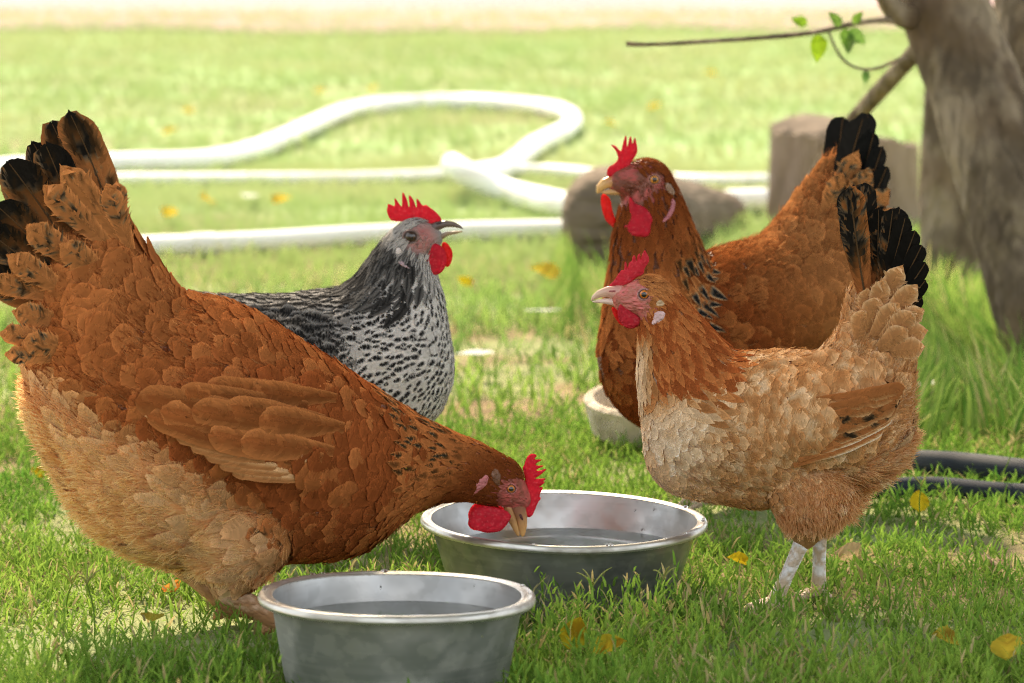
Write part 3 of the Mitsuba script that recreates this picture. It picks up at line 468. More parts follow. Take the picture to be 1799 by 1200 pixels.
A.plate(A.key, 'comb', cA([(800, 245), (830, 140), (880, 92), (935, 92), (970, 115), (938, 148), (938, 166), (1032, 160), (1020, 178), (965, 205), (942, 242), (1080, 238), (985, 278), (955, 303), (985, 312), (1092, 276), (1080, 302), (1000, 372), (942, 402), (960, 412), (1100, 400), (1040, 442), (1082, 444), (1020, 502), (985, 517), (1057, 511), (1015, 582), (1000, 642), (1030, 650), (980, 712), (940, 820), (910, 882), (870, 900), (835, 885), (800, 800), (810, 640), (820, 500), (810, 380), (780, 270)]), -40, 5, RED, 1.5, edge=12, it=1, bumps=1.2, mat='mat_flesh')
A.plate(A.key, 'wattle', cA([(130, 745), (190, 735), (300, 720), (430, 750), (560, 780), (612, 850), (590, 892), (545, 970), (470, 1042), (400, 1052), (290, 1064), (190, 1030), (110, 1022), (55, 960), (60, 900), (90, 830)]), -12, 7, RED, 2.2, edge=16, bumps=2, mat='mat_flesh')
A.plate(A.key, 'wattle', cA([(190, 735), (300, 720), (430, 750), (560, 780), (600, 840), (560, 930), (470, 1010), (380, 1025), (290, 1030), (190, 1000), (120, 960), (110, 850)]), -60, 7, RED, 2.6, edge=16, bumps=2, mat='mat_flesh')
A.plate(A.key, 'ear_lobe', cA([(250, 285), (302, 310), (297, 400), (250, 472), (130, 562), (110, 622), (83, 600), (95, 540), (118, 500), (110, 430), (160, 360)]), lambda u, v: A.near_w(u, v) + 1.5, 4, (.52, .16, .17), 1.8, bumps=2)
A.plate(A.key, 'ear_tuft', cA([(330, 250), (390, 218), (440, 270), (467, 330), (452, 430), (430, 470), (370, 430), (310, 330)]), lambda u, v: A.near_w(u, v) + 1.5, 4, (.16, .065, .03), 1.8, bumps=3)
A.eye(904.3, 860.8, 7.4, (.44, .13, .012), .16, (.42, .13, .12))
horn = lambda c0, c1, u0, v0, u1, v1: (lambda v: lerp3(C3(*c0), C3(*c1), sst(0, 1, ((v[:, 0] - u0) * (u1 - u0) + (v[:, 1] - v0) * (v1 - v0)) / ((u1 - u0) ** 2 + (v1 - v0) ** 2))))
def beak(hen, upper, lower, colu, coll, label=None):
    bk = hen.solid(hen.key, 'beak', upper, colu, 'mat_horn', 1.6, 6, label); hen.solid(bk, 'lower_beak', lower, coll, 'mat_horn', 1.6, 6)
beak(A, [(922, 895, -40, 15, 12), (929.5, 915, -40, 10.5, 9), (931.5, 934, -40, 8, 6.5), (932, 948, -40, 4, 3.5)], [(905, 900, -40, 8, 10), (911, 917, -40, 8, 8), (918, 934, -40, 5.8, 5.5), (923.5, 948, -40, 3, 3)],
     horn((.25, .10, .06), (.55, .30, .10), 922, 895, 935, 945), horn((.40, .20, .08), (.5, .28, .1), 908, 905, 926, 944))
A.leg((396, 1026, 78), 484, 70, 20, (.62, .40, .26), 70, (.40, .20, .09), label='thick scaly orange pink leg')
A.leg((328, 1010, -78), 412, -70, 19, (.50, .27, .14), 66, (.36, .18, .08))

A.fluff(A.key + '__body', 'face_bristle', lambda P, tau, q: (tau < 2) & a_face(P), 60000, 7, lambda P, r: lerp3(C3(.20, .06, .03), C3(.42, .14, .09), r), 26, lift=.25, width=.55, droop=.1)
A.solid(A.key + '__beak', 'nostril', [(926, 912, -30, 2.6, 2), (929.5, 919, -30.5, 1.8, 1.5)], (.10, .03, .025), 'mat_skin', 1.2, 3)
# ---- B: black and white hen behind
B = Hen(thing('hen', 'black and white laced hen standing behind, head up with open dark beak', 'hen'), (620, 600, 3.36), -0.10, 1,
        [(755, 420, 0, 22, 17), (731, 424, 0, 39, 31), (714, 440, 0, 43, 34), (702, 482, 0, 60, 48), (690, 552, 0, 92, 76), (652, 645, 0, 146, 125), (500, 655, 0, 138, 138), (380, 640, 0, 122, 118), (290, 570, 0, 62, 50), (250, 530, 0, 40, 24)],
        [[(560, 740, 60, 80, 60), (560, 820, 62, 40, 34), (552, 862, 60, 20, 17)], [(530, 740, -60, 80, 60), (520, 820, -62, 40, 34), (515, 862, -60, 20, 17)]], 31)
BK, WH = C3(.014, .014, .016), C3(.66, .64, .60)
def b_front(P): return sst(-80, 60, (P[:, 0] - 640) - 0.0 * P[:, 1] + 0.55 * (P[:, 1] - 600))
def b_body(P, tau, q):
    c = lerp3(C3(.10, .10, .10), WH * .85, b_front(P) * (tau > 3.2)); c = lerp3(c, C3(.24, .23, .215), sst(2.2, 1.6, tau))
    f = sst(34, 14, np.hypot(P[:, 0] - 742, P[:, 1] - 418)); return lerp3(c, lerp3(C3(.45, .22, .20), C3(.35, .08, .08), nz(P, 8, 2)), f * .9)
B.body(b_body)
def b_contour_col(P, tau, q, t, s, rnd, p):
    fr = B3(b_front(P)); edge = np.abs(s)
    back = lerp3(BK, WH * .8, sst(.50, .72, edge) * sst(.15, .4, t) * (.22 + .5 * rnd)) ; back = lerp3(back, BK, sst(.96, .99, t))
    mark = np.clip(sst(.58, .40, edge) * sst(.26, .40, t) * sst(.99, .95, t) , 0, 1) * (rnd > .10)
    chest = lerp3(WH * (0.85 + .25 * rnd)[..., None], BK, mark)
    return lerp3(back, chest, fr)
B.contour(B.key + '__body', 'feather', 'plumage', lambda P, tau, q: tau > 3.6, lambda P, tau, q: np.interp(P[:, 0], [300, 550, 650, 790], [34, 30, 25, 20]), b_contour_col, 32, spacing=0.40, lift=.14, nt=7, ns=7, jit=.16, aspect=.34, barbs=4)
def b_hackle_col(P, tau, q, t, s, rnd, p):
    dark = B3(sst(1.9, 2.8, tau + .5 * q)); front = B3(sst(-.35, -.8, q))
    wt = sst(.28, .6, np.abs(s)) * (0.3 + .7 * (rnd > .4)) * (1 - .80 * dark); c = lerp3(BK, WH * .8, wt)
    return lerp3(lerp3(c, C3(.42, .40, .37), B3(sst(2.3, 1.7, tau)) * .65), WH * .85, front * sst(.25, .5, np.abs(s) + 0 * t))
B.contour(B.key + '__body', 'hackle_feather', 'hackle', lambda P, tau, q: (tau > 0.6) & (tau < 4.5) & ((tau < 3.75 + .7 * sst(-.5, .3, q)) | (q > .3)) & (np.hypot(P[:, 0] - 748, P[:, 1] - 418) > 26), lambda P, tau, q: np.interp(tau, [.6, 1.5, 2.5, 3.5, 4.5], [8, 12, 22, 34, 40]), b_hackle_col, 33,
          spacing=.30, top=150, barbs=4, shape='hackle', base=2.6, lift=.10, nt=7, aspect=.17, jit=.10, n0=90000)
B.wing([(668, 620), (640, 560), (560, 540), (440, 542), (330, 562), (285, 592), (350, 650), (450, 695), (560, 715), (640, 690)], ((655, 620), (290, 590)), 22, lambda P, tau, q, t, s, rnd, p: b_contour_col(P * [1, 1, 1] - [60, 0, 0], tau, q, t, s, rnd, p), lambda P, tau, q: np.interp(P[:, 0], [300, 500, 660], [42, 31, 24]), 34,
       [((480 - 10 * k, 640 + 8 * k), (300 + 12 * k, 600 + 9 * k), 14, lambda t, s, p: lerp3(BK, WH * .6, sst(.5, .8, s + 0 * t)), 2.0 + k) for k in range(6)], top=120)
B.tail([(290, 560, 4 * k - 8, 215 - 6 * k, 470 + 16 * k, 5 * k - 10, 20, .2 * (k - 2), 0) for k in range(5)], lambda k, t, s, p: lerp3(BK, C3(.05, .05, .05), nz(p, 9)))
cB = lambda pts: crop(660, 330, 0.14167, pts)
B.plate(B.key, 'comb', cB([(145, 208), (180, 215), (240, 247), (227, 138), (245, 145), (308, 240), (324, 235), (323, 72), (341, 68), (385, 160), (405, 252), (415, 245), (403, 102), (426, 108), (470, 170), (495, 256), (505, 245), (498, 142), (516, 148), (580, 242), (615, 216), (650, 245), (730, 300), (818, 395), (790, 440), (700, 460), (640, 470), (560, 450), (480, 435), (400, 440), (330, 425), (240, 424), (180, 407), (150, 350), (133, 290), (145, 250)]), 0, 4.5, RED, 1.5, edge=12, it=1, bumps=1.2, mat='mat_flesh')
B.plate(B.key, 'wattle', cB([(690, 670), (740, 680), (830, 718), (880, 800), (892, 920), (850, 1022), (780, 1077), (680, 1072), (620, 1000), (604, 900), (640, 790)]), 15, 5.5, RED, 2, edge=14, bumps=1.6, mat='mat_flesh')
B.plate(B.key, 'wattle', cB([(800, 690), (850, 688), (900, 738), (942, 820), (922, 950), (870, 1012), (830, 960), (800, 800)]), -15, 5.5, REDF, 2, edge=14, bumps=1.6, mat='mat_flesh')
B.plate(B.key, 'ear_lobe', cB([(270, 735), (320, 705), (360, 735), (365, 790), (320, 825), (265, 805)]), lambda u, v: B.near_w(u, v) + 1.5, 3, (.60, .54, .50), 1.6, bumps=1)
B.plate(B.key, 'ear_skin', cB([(295, 870), (330, 860), (420, 920), (485, 975), (470, 990), (390, 960), (310, 905)]), lambda u, v: B.near_w(u, v) + 1.5, 2.5, (.42, .30, .33), 1.6, bumps=1)
B.eye(724.5, 414.3, 9.6, (.035, .016, .010), .14, (.20, .13, .12))
beak(B, [(752, 408, 0, 11, 10), (767.5, 398, 0, 8, 8), (781.8, 394.5, 0, 6, 6.5), (796, 395.8, 0, 4.6, 4.5), (806.5, 399.8, 0, 2.6, 2.6), (811, 403, 0, 1.2, 1.2)], [(760, 424, 0, 8, 9), (771, 418.5, 0, 6, 7), (785, 411.6, 0, 3.6, 5), (799, 409.6, 0, 2.7, 3.6), (810, 408, 0, 1.2, 1.5)],
     horn((.10, .075, .07), (.13, .10, .085), 765, 407, 808, 404), horn((.16, .12, .09), (.34, .25, .15), 764, 421, 806, 409), label='dark open beak')
B.leg((552, 858, 60), 580, 55, 15, (.5, .42, .33), 60, (.3, .2, .1)); B.leg((515, 858, -60), 540, -55, 15, (.5, .42, .33), 60, (.3, .2, .1))

B.fluff(B.key + '__body', 'face_bristle', lambda P, tau, q: (tau < 1.6), 60000, 7, lambda P, r: lerp3(C3(.16, .15, .14), C3(.52, .49, .45), sst(.3, .7, .5 * r + .8 * nz(P, 9, 3) - .15)), 36, lift=.22, width=.55, droop=.1)
B.solid(B.key + '__beak', 'nostril', [(768, 394, 7, 1.8, 1.5), (774.5, 393, 6, 1.5, 1.4)], (.03, .02, .02), 'mat_skin', 1.2, 3)
# ---- C: tan hen in front, facing left
C = Hen(thing('hen', 'small tan hen with cream breast, orange neck and white legs facing the rear bowl', 'hen'), (1400, 760, 3.0), -0.06, -1,
        [(1098, 526, 0, 23, 18), (1143, 523, 0, 39, 31), (1164, 545, 0, 42, 35), (1181, 590, 0, 59, 47), (1208, 662, 0, 88, 74), (1248, 742, 0, 122, 104), (1370, 748, 0, 132, 120), (1480, 742, 0, 122, 112), (1535, 625, 0, 72, 66), (1540, 545, 0, 56, 38)],
        [[(1425, 850, 48, 80, 56), (1420, 893, 50, 48, 37), (1413, 938, 48, 20, 17)], [(1440, 850, -48, 80, 56), (1440, 890, -50, 44, 37), (1443, 930, -48, 18, 16)], [(1190, 705, 0, 66, 52), (1215, 790, 0, 84, 70), (1330, 830, 0, 64, 70)]], 41)
C_TAN, C_CREAM, C_ORANGE = C3(.52, .255, .09), C3(.80, .61, .45), C3(.40, .13, .035)
def c_cream(P): u, v = P[:, 0], P[:, 1]; return np.clip(sst(1300, 1160, u + .2 * (v - 740) + 60 * (nz(P, 45, 4) - .5)) * sst(600, 660, v), 0, 1)
def c_flf(P): u, v = P[:, 0], P[:, 1]; return np.clip(sst(0, 60, (v - 790) + .55 * (u - 1380) - 60 + 40 * (nz(P, 40, 5) - .5)) * sst(1230, 1330, u) * sst(640, 730, v), 0, 1)
def c_body(P, tau, q):
    c = lerp3(C_TAN * .6, C_CREAM * .75, c_cream(P)); c = lerp3(c, C_ORANGE * .7, sst(4.6, 3.8, tau) * sst(720, 620, P[:, 1]))
    f = sst(52, 32, np.hypot(P[:, 0] - 1118, (P[:, 1] - 530) * 1.05)); return lerp3(c, lerp3(C3(.64, .165, .155), C3(.38, .13, .09), sst(.3, .7, nz(P, 9, 6))), f)
C.body(c_body)
def c_contour_col(P, tau, q, t, s, rnd, p):
    base = lerp3(C_TAN, C3(.60, .35, .16), rnd > .5); base = lerp3(base, C_CREAM, B3(c_cream(P))); pq = P[:, None, None] if p is None else p
    mott = speck(pq, 16, .50, .62, 7) * .75; base = lerp3(base, C3(.40, .165, .055) * np.ones(3), mott * (1 - .6 * B3(c_cream(P))))
    base = lerp3(base, C3(.74, .56, .37), speck(pq, 20, .55, .72, 17) * .55); base = lerp3(C_ORANGE * np.ones(3), base, B3(np.maximum(sst(4.0, 5.0, tau), sst(-.5, -.9, q))))
    base = lerp3(base, C3(.45, .20, .07), B3(sst(7.6, 8.4, tau)) * .45)
    return ragged(base * (1 + .2 * sst(.8, 1, np.abs(s) * .6 + t * .5))[..., None], rnd, t, s, .3)
C.contour(C.key + '__body', 'feather', 'plumage', lambda P, tau, q: (tau > 4.1) & (c_flf(P) < .85), lambda P, tau, q: np.where(tau >= 100, 26, np.interp(tau, [4, 5, 6.5, 7.5, 9], [22, 25, 30, 36, 50])), c_contour_col, 42, spacing=.42, lift=.15)
def c_hackle_col(P, tau, q, t, s, rnd, p):
    base = lerp3(C3(.31, .082, .021), C3(.50, .19, .058), (rnd > .55) * rnd * .6); base = lerp3(base, C3(.50, .25, .10), B3(sst(2.0, 1.2, tau)) * .35); base = lerp3(base, C_CREAM, B3(sst(-.35, -.9, q) * sst(2.5, 3.5, tau)) * .85); base = lerp3(base, C_CREAM * .9, B3(sst(655, 735, P[:, 1] + 50 * (nz(P, 14, 6) - .5)) * sst(1290, 1200, P[:, 0])) * (.35 + .65 * (rnd > .35)))
    return ragged(base, rnd, t, s, .4) * (1 + .10 * sst(.3, .9, np.abs(s)))[..., None]
C.contour(C.key + '__body', 'hackle_feather', 'hackle', lambda P, tau, q: (tau > 0.7) & (tau < 5.0) & (q > -1.2 - .0 * tau) & ((tau < 4.2) | (q > 0.05)) & (np.hypot(P[:, 0] - 1106, P[:, 1] - 528) > 36), lambda P, tau, q: np.interp(tau, [.6, 1.2, 2, 3, 4.5], [8, 12, 19, 28, 40]), c_hackle_col, 43,
          spacing=.27, top=200, barbs=4, shape='hackle', base=2.6, lift=.09, nt=7, aspect=.18, jit=.09, n0=90000)
C.fluff(C.key + '__body', 'fluff', lambda P, tau, q: (c_flf(P) > .45) | (tau >= 100) & (P[:, 0] > 1350), 76000, 28,
        lambda P, r: 1.2 * lerp3(lerp3(C3(.52, .27, .11), C3(.74, .50, .27), r), C3(.84, .66, .46), sst(.5, .75, nz(P, 22, 9)) * .8), 44, lift=.42, width=.85, base=1.5, clump=.8, hem=926)
C.contour(C.key + '__body', 'down_feather', 'down', lambda P, tau, q: (c_flf(P) > .5) & (tau < 100) & (P[:, 1] < 880), lambda P, tau, q: np.full(len(P), 42.0), lambda P, tau, q, t, s, rnd, p: ragged(.70 * lerp3(lerp3(C3(.54, .29, .12), C3(.74, .50, .28), rnd), C3(.82, .64, .44), B3(sst(.5, .75, nz(P, 30, 9))) * .8) * np.ones_like(t * s)[..., None], rnd, t, s, .3), 48, spacing=.44, top=80, shape='wisp', lift=.30, nt=7, aspect=.36, jit=.30, barbs=12)
C.fluff(C.key + '__body', 'wisps', lambda P, tau, q: (tau > 4.2) & (c_flf(P) < .8) & (P[:, 2] > -20), 22000, 16, lambda P, r: lerp3(lerp3(C_TAN, C3(.70, .46, .24), r), C_CREAM, np.clip(c_cream(P) + .5 * (r > .8), 0, 1)), 47, lift=.07, width=.6, droop=.05, base=2.4, clump=.25)
def c_sec(t, s, p): return lerp3(C3(.34, .125, .05), C3(.55, .32, .15), sst(.45, .9, s) + 0 * t)
def c_dark(t, s, p): return lerp3(C3(.34, .125, .05), C3(.03, .02, .015), speck(p, 14, .48, .55, 9) * (t > .3))
def c_red(t, s, p): return lerp3(C3(.42, .16, .065), C3(.78, .68, .55), sst(.65, .85, s) * sst(.3, .5, t))
C.wing([(1285, 690), (1320, 645), (1400, 622), (1500, 636), (1565, 664), (1582, 686), (1562, 722), (1510, 768), (1440, 797), (1370, 802), (1310, 778), (1282, 735)], ((1288, 712), (1582, 690)), 38, c_contour_col,
       lambda P, tau, q: np.interp(P[:, 0], [1290, 1400, 1500, 1580], [24, 34, 48, 55]), 45,
       [((1392, 800), (1545, 735), 13, c_red, .5), ((1400, 790), (1562, 715), 12, c_red, 1.5), ((1420, 775), (1570, 703), 13, c_sec, 3)] + [((1430, 765 - 16 * k), (1560 + 5 * k, 706 - 7 * k), 14, c_dark if k in (0, 2) else c_sec, 4.5 + 1.5 * k) for k in range(6)], label='folded tan wing with chestnut flight feathers', top=200, cov=.80)
def c_tail_col(k, t, s, p):
    br = C3(.32, .115, .035); m = np.clip(sst(.55, .2, t) * (.9 if k < 3 else .5) + sst(.35, .8, s * (1 if k == 0 else .3)) * speck(p, 8, .35, .55, k) * (k < 3) + .6 * speck(p, 6, .6, .68, k) * (k < 4), 0, 1)
    return lerp3(C3(.011, .010, .010), br, m)
C.tail([(1522, 540, 30, 1486, 319, 40, 25, .25, .04), (1530, 540, 20, 1512, 321, 24, 23, .1, .03)] + [(1535 + 3 * k, 545 + 4 * k, 16 + 2 * k, x - 6, y, 22 + 3 * k, 17, .15 + .05 * k, -.04) for k, (x, y) in enumerate([(1545, 364), (1568, 362), (1588, 374), (1604, 396), (1615, 420), (1622, 450), (1624, 482), (1620, 515)])]
       + [(1530, 545, -20, 1500, 330, -26, 24, -.2, .04), (1545, 550, -20, 1580, 370, -26, 22, -.2, -.04)], c_tail_col)
for k, (ru, rv, tu, tv, W, w0) in enumerate([(1535, 540, 1575, 468, 18, 52), (1545, 560, 1600, 500, 18, 58), (1530, 560, 1545, 490, 17, 56), (1555, 575, 1612, 540, 17, 62), (1520, 560, 1518, 505, 16, 50), (1560, 590, 1618, 575, 21, 64), (1545, 590, 1598, 545, 21, 66), (1515, 575, 1535, 520, 20, 60), (1530, 585, 1570, 530, 20, 64), (1560, 610, 1614, 602, 20, 68), (1540, 605, 1585, 572, 20, 70), (1505, 590, 1510, 540, 18, 58)]):
    R, D = np.array([ru, rv, w0], float), np.array([tu - ru, tv - rv, -4.0]); p, f, t, s, tone = make_feathers(R[None], unit(np.array([[0.1, .15, 1.0]])), D[None], np.array([np.linalg.norm(D) * 1.1]), np.array([W]), np.array([.05]), 'round', 12, 9, None, camber=.16, rag=.03, seed=k, barbs=16)
    cc = ragged(lerp3(C3(.47, .22, .085), C3(.62, .40, .22), sst(.6, 1, np.abs(s) * .7 + t * .4)), .5 + 0 * p[..., 0], t, s); C.shape(C.key + '__tail', 'tail_covert_feather', p.reshape(-1, 3), f, (cc * tone[..., None]).reshape(-1, 3), 'mat_feather')
c5 = lambda pts: crop(1030, 430, 0.13333, pts)
C.plate(C.key, 'comb', c5([(310, 560), (300, 543), (370, 480), (420, 400), (470, 332), (490, 345), (505, 342), (511, 226), (536, 232), (551, 330), (560, 270), (580, 228), (603, 230), (610, 195), (630, 142), (656, 158), (668, 245), (680, 150), (710, 117), (721, 140), (722, 215), (740, 140), (778, 68), (800, 110), (837, 180), (832, 240), (770, 320), (760, 400), (650, 450), (560, 530), (480, 550), (400, 560)]), 0, 4.5, (.68, .05, .075), 1.5, edge=11, it=1, bumps=1.2, mat='mat_flesh')
C.plate(C.key, 'wattle', c5([(450, 755), (490, 780), (600, 870), (700, 940), (742, 1000), (690, 1062), (620, 1097), (540, 1092), (480, 1052), (430, 970), (413, 880), (428, 820)]), 14, 5, (.64, .04, .06), 1.8, edge=11, bumps=1.5, mat='mat_flesh')
C.plate(C.key, 'wattle', c5([(340, 825), (410, 860), (450, 960), (505, 1075), (460, 1082), (390, 1002), (350, 920), (330, 860)]), -13, 4.5, REDF, 1.8, edge=11, bumps=1.5, mat='mat_flesh')
C.plate(C.key, 'ear_lobe', c5([(920, 848), (1000, 828), (1062, 860), (1056, 930), (980, 1002), (890, 1042), (853, 1020), (870, 970), (890, 900)]), lambda u, v: C.near_w(u, v) + 1.5, 3.5, (.60, .40, .40), 1.6, bumps=2.5)
C.plate(C.key, 'ear_tuft', c5([(920, 720), (990, 688), (1052, 740), (1042, 772), (980, 802), (920, 792)]), lambda u, v: C.near_w(u, v) + 1.5, 3.5, (.50, .34, .19), 1.6, bumps=2.5)
C.eye(1132.7, 514.7, 8.0, (.46, .13, .010), .15, (.40, .20, .19))
beak(C, [(1090, 515, 0, 14, 12), (1070.5, 512.6, 0, 9.8, 8.5), (1054, 516.2, 0, 6.8, 6.2), (1043.8, 522.8, 0, 4.0, 4), (1039.8, 527.6, 0, 1.5, 1.5)], [(1100, 536, 0, 8, 10), (1083, 531, 0, 7, 8), (1065, 529.5, 0, 4.8, 5.5), (1050, 529.6, 0, 2.8, 3.6), (1042, 530.4, 0, 1.2, 1.5)],
     horn((.55, .26, .22), (.60, .42, .30), 1092, 517, 1045, 526), horn((.6, .32, .28), (.66, .5, .42), 1100, 534, 1060, 530))
C.leg((1411, 938, 48), 1360, 52, 14, (.72, .70, .70), 56, (.50, .38, .27), label='white scaly leg set forward'); C.leg((1442, 930, -48), 1440, -52, 13.5, (.72, .70, .70), 52, (.50, .38, .27))

C.fluff(C.key + '__body', 'face_bristle', lambda P, tau, q: (tau < 1.6) & (np.hypot(P[:, 0] - 1112, P[:, 1] - 530) > 22), 70000, 7, lambda P, r: lerp3(C3(.42, .17, .08), C3(.60, .36, .22), r), 46, lift=.22, width=.55, droop=.1)
C.solid(C.key + '__beak', 'nostril', [(1072, 511.5, 8, 1.6, 1.6), (1081, 511, 10, 1.8, 1.8)], (.30, .07, .07), 'mat_skin', 1.2, 3)
# ---- D: dark red brown hen behind, turned towards the camera
D = Hen(thing('hen', 'dark red brown hen behind the tan hen, black streaked neck and tall red wattles', 'hen'), (1260, 520, 3.58), 0.42, -1,
        [(1096, 322, 0, 24, 20), (1138, 322, 0, 40, 34), (1146, 360, 0, 50, 42), (1152, 430, 0, 70, 58), (1166, 520, 0, 94, 80), (1192, 632, 0, 134, 112), (1310, 566, 0, 138, 118), (1410, 512, 0, 116, 100), (1450, 410, 0, 78, 62), (1482, 320, 0, 52, 30)],
        [[(1270, 680, 55, 80, 56), (1262, 760, 55, 46, 38), (1250, 820, 52, 22, 19)], [(1300, 690, -55, 80, 56), (1330, 760, -55, 44, 36), (1335, 820, -52, 20, 17)]], 51)
D_RUST, D_BACK = C3(.18, .048, .013), C3(.32, .13, .047)
def d_body(P, tau, q):
    c = D_RUST * .6 * np.ones_like(P); f = sst(58, 34, np.hypot(P[:, 0] - 1112, P[:, 1] - 322)); return lerp3(c, lerp3(C3(.42, .085, .075), C3(.18, .055, .032), sst(.3, .6, nz(P, 9, 6))), f)
D.body(d_body)
def d_contour_col(P, tau, q, t, s, rnd, p):
    base = lerp3(D_RUST, D_BACK, B3(sst(1200, 1420, P[:, 0] - .4 * (P[:, 1] - 500))) * .9); base = lerp3(base, C3(.46, .20, .07), (rnd > .75) * .22)
    c = ragged(base * (1 + .3 * sst(.8, 1, np.abs(s) * .6 + t * .5))[..., None], rnd, t, s, .35)
    if p is not None: c = lerp3(c, C3(.02, .017, .015), speck(p, 11, .58, .66, 4) * B3(sst(8.2, 9, tau)))
    return c
D.contour(D.key + '__body', 'feather', 'plumage', lambda P, tau, q: tau > 3.9, lambda P, tau, q: np.interp(tau, [4, 5, 6.5, 7.5, 9], [26, 30, 36, 44, 62]), d_contour_col, 52, spacing=.42, lift=.16)
def d_hackle_col(P, tau, q, t, s, rnd, p):
    base = lerp3(C3(.18, .047, .011), C3(.40, .135, .026), B3(sst(2, 4, tau + .6 * q)) * (0.4 + .6 * rnd)); g = lerp3(base, C3(.60, .27, .05), sst(.35, .7, np.abs(s)) * B3(sst(3.0, 3.8, tau) * sst(-.2, .3, q)) * .7)
    black = B3(sst(2.6, 3.3, tau) * sst(-.15, .25, q)) * (rnd > .15) * sst(.75, .55, np.abs(s)) * sst(.34, .44, t)
    return lerp3(ragged(g, rnd, t, s, .4), C3(.013, .013, .017), black)
D.contour(D.key + '__body', 'hackle_feather', 'hackle', lambda P, tau, q: (tau > 0.6) & (tau < 4.8) & (np.hypot(P[:, 0] - 1100, P[:, 1] - 328) > 30) & (np.hypot(P[:, 0] - 1137, P[:, 1] - 316) > 17), lambda P, tau, q: np.interp(tau, [.6, 1.2, 2, 3, 4.6], [8, 13, 22, 36, 52]), d_hackle_col, 53,
          spacing=.33, top=200, shape='hackle', base=2.6, lift=.10, nt=7, barbs=4, aspect=.16, jit=.09, n0=90000)
D.fluff(D.key + '__body', 'wisps', lambda P, tau, q: (tau > 4.7) & (P[:, 2] > -20), 18000, 18, lambda P, r: lerp3(lerp3(D_RUST, D_BACK, np.clip(sst(1200, 1420, P[:, 0] - .4 * (P[:, 1] - 500)) + .4 * (r - .5), 0, 1)), C3(.52, .28, .12), .7 * (r > .88)), 57, lift=.07, width=.6, droop=.05, base=2.4, clump=.25)
D.wing([(1268, 560), (1290, 500), (1350, 462), (1430, 445), (1510, 452), (1545, 480), (1520, 530), (1440, 590), (1360, 620), (1300, 615)], ((1272, 560), (1545, 480)), 24, d_contour_col, lambda P, tau, q: np.interp(P[:, 0], [1270, 1400, 1540], [30, 42, 56]), 54,
       [((1420, 580 - 12 * k), (1530 + 2 * k, 510 - 6 * k), 15, lambda t, s, p: lerp3(C3(.36, .13, .045), C3(.25, .08, .03), sst(.2, .8, s) + 0 * t), 2 + 1.5 * k) for k in range(6)], top=120)
def d_tail_col(k, t, s, p): return lerp3(C3(.012, .012, .014), C3(.36, .145, .05), np.clip(sst(.42, .2, t + .06 * np.sin(p[..., 0] / 9)) * (k < 3) + 0 * s, 0, 1))
D.tail([(1455, 400, 24, 1487, 195, 30, 25, .2, .06), (1465, 400, 14, 1512, 192, 16, 24, .1, .03)] + [(1480 + 5 * k, 400 + 8 * k, 20 + 3 * k, x, y, 24 + 4 * k, 18, .2 + .05 * k, -.05) for k, (x, y) in enumerate([(1510, 222), (1521, 246), (1528, 280), (1530, 316), (1527, 350)])]
       + [(1470, 400, -16, 1505, 200, -22, 24, -.2, .03), (1490, 410, -20, 1540, 240, -24, 24, -.2, -.04)], d_tail_col)
for k, (ru, rv, tu, tv, W, w0) in enumerate([(1440, 370, 1478, 262, 20, 40), (1455, 390, 1500, 290, 20, 46), (1425, 390, 1450, 300, 19, 44), (1475, 410, 1530, 325, 20, 52), (1490, 420, 1552, 362, 19, 56), (1500, 440, 1558, 395, 18, 60)]):
    R, DD = np.array([ru, rv, w0], float), np.array([tu - ru, tv - rv, -4.0]); p, f, t, s, tone = make_feathers(R[None], unit(np.array([[0.1, .15, 1.0]])), DD[None], np.array([np.linalg.norm(DD) * 1.05]), np.array([W]), np.array([.05]), 'round', 12, 9, None, camber=.16, rag=.03, seed=k, barbs=16)
    cc = lerp3(ragged(C3(.40, .17, .06) * np.ones_like(p), .5 + 0 * p[..., 0], t, s), C3(.02, .017, .015), speck(p, 8, .55, .62, k + 9) * sst(.4, .6, t)); D.shape(D.key + '__tail', 'tail_covert_feather', p.reshape(-1, 3), f, (cc * tone[..., None]).reshape(-1, 3), 'mat_feather')
cD = lambda pts: crop(1040, 230, 0.16667, pts)
D.plate(D.key, 'comb', cD([(165, 495), (178, 408), (250, 368), (288, 320), (275, 260), (240, 202), (203, 178), (250, 173), (300, 228), (318, 240), (328, 180), (362, 62), (376, 100), (377, 215), (400, 100), (412, 77), (427, 110), (433, 172), (446, 110), (462, 87), (472, 130), (487, 220), (478, 262), (450, 310), (420, 350), (400, 400), (370, 460), (300, 500), (220, 510)]), 3, 5, RED, 1.6, edge=12, it=1, bumps=1.4, mat='mat_flesh')
D.plate(D.key, 'wattle', cD([(345, 680), (382, 715), (388, 760), (470, 798), (512, 860), (527, 930), (502, 982), (492, 1062), (460, 1102), (400, 1107), (330, 1087), (298, 1040), (298, 985), (343, 930), (348, 850)]), lambda u, v: np.maximum(24, D.near_w(u, v, 24) + 5), 6, RED, 2, edge=12, bumps=1.6, mat='mat_flesh')
D.plate(D.key, 'wattle', cD([(165, 685), (222, 698), (262, 760), (272, 850), (292, 910), (318, 980), (330, 1112), (280, 1032), (215, 982), (180, 902), (163, 830), (153, 760)]), -18, 6, REDF, 2, edge=9, bumps=1.6, mat='mat_flesh')
D.plate(D.key, 'ear_lobe', cD([(740, 688), (792, 730), (782, 790), (722, 892), (640, 952), (598, 950), (680, 860), (720, 780)]), lambda u, v: D.near_w(u, v) + 2, 3.5, (.46, .15, .18), 1.8, bumps=1.6)
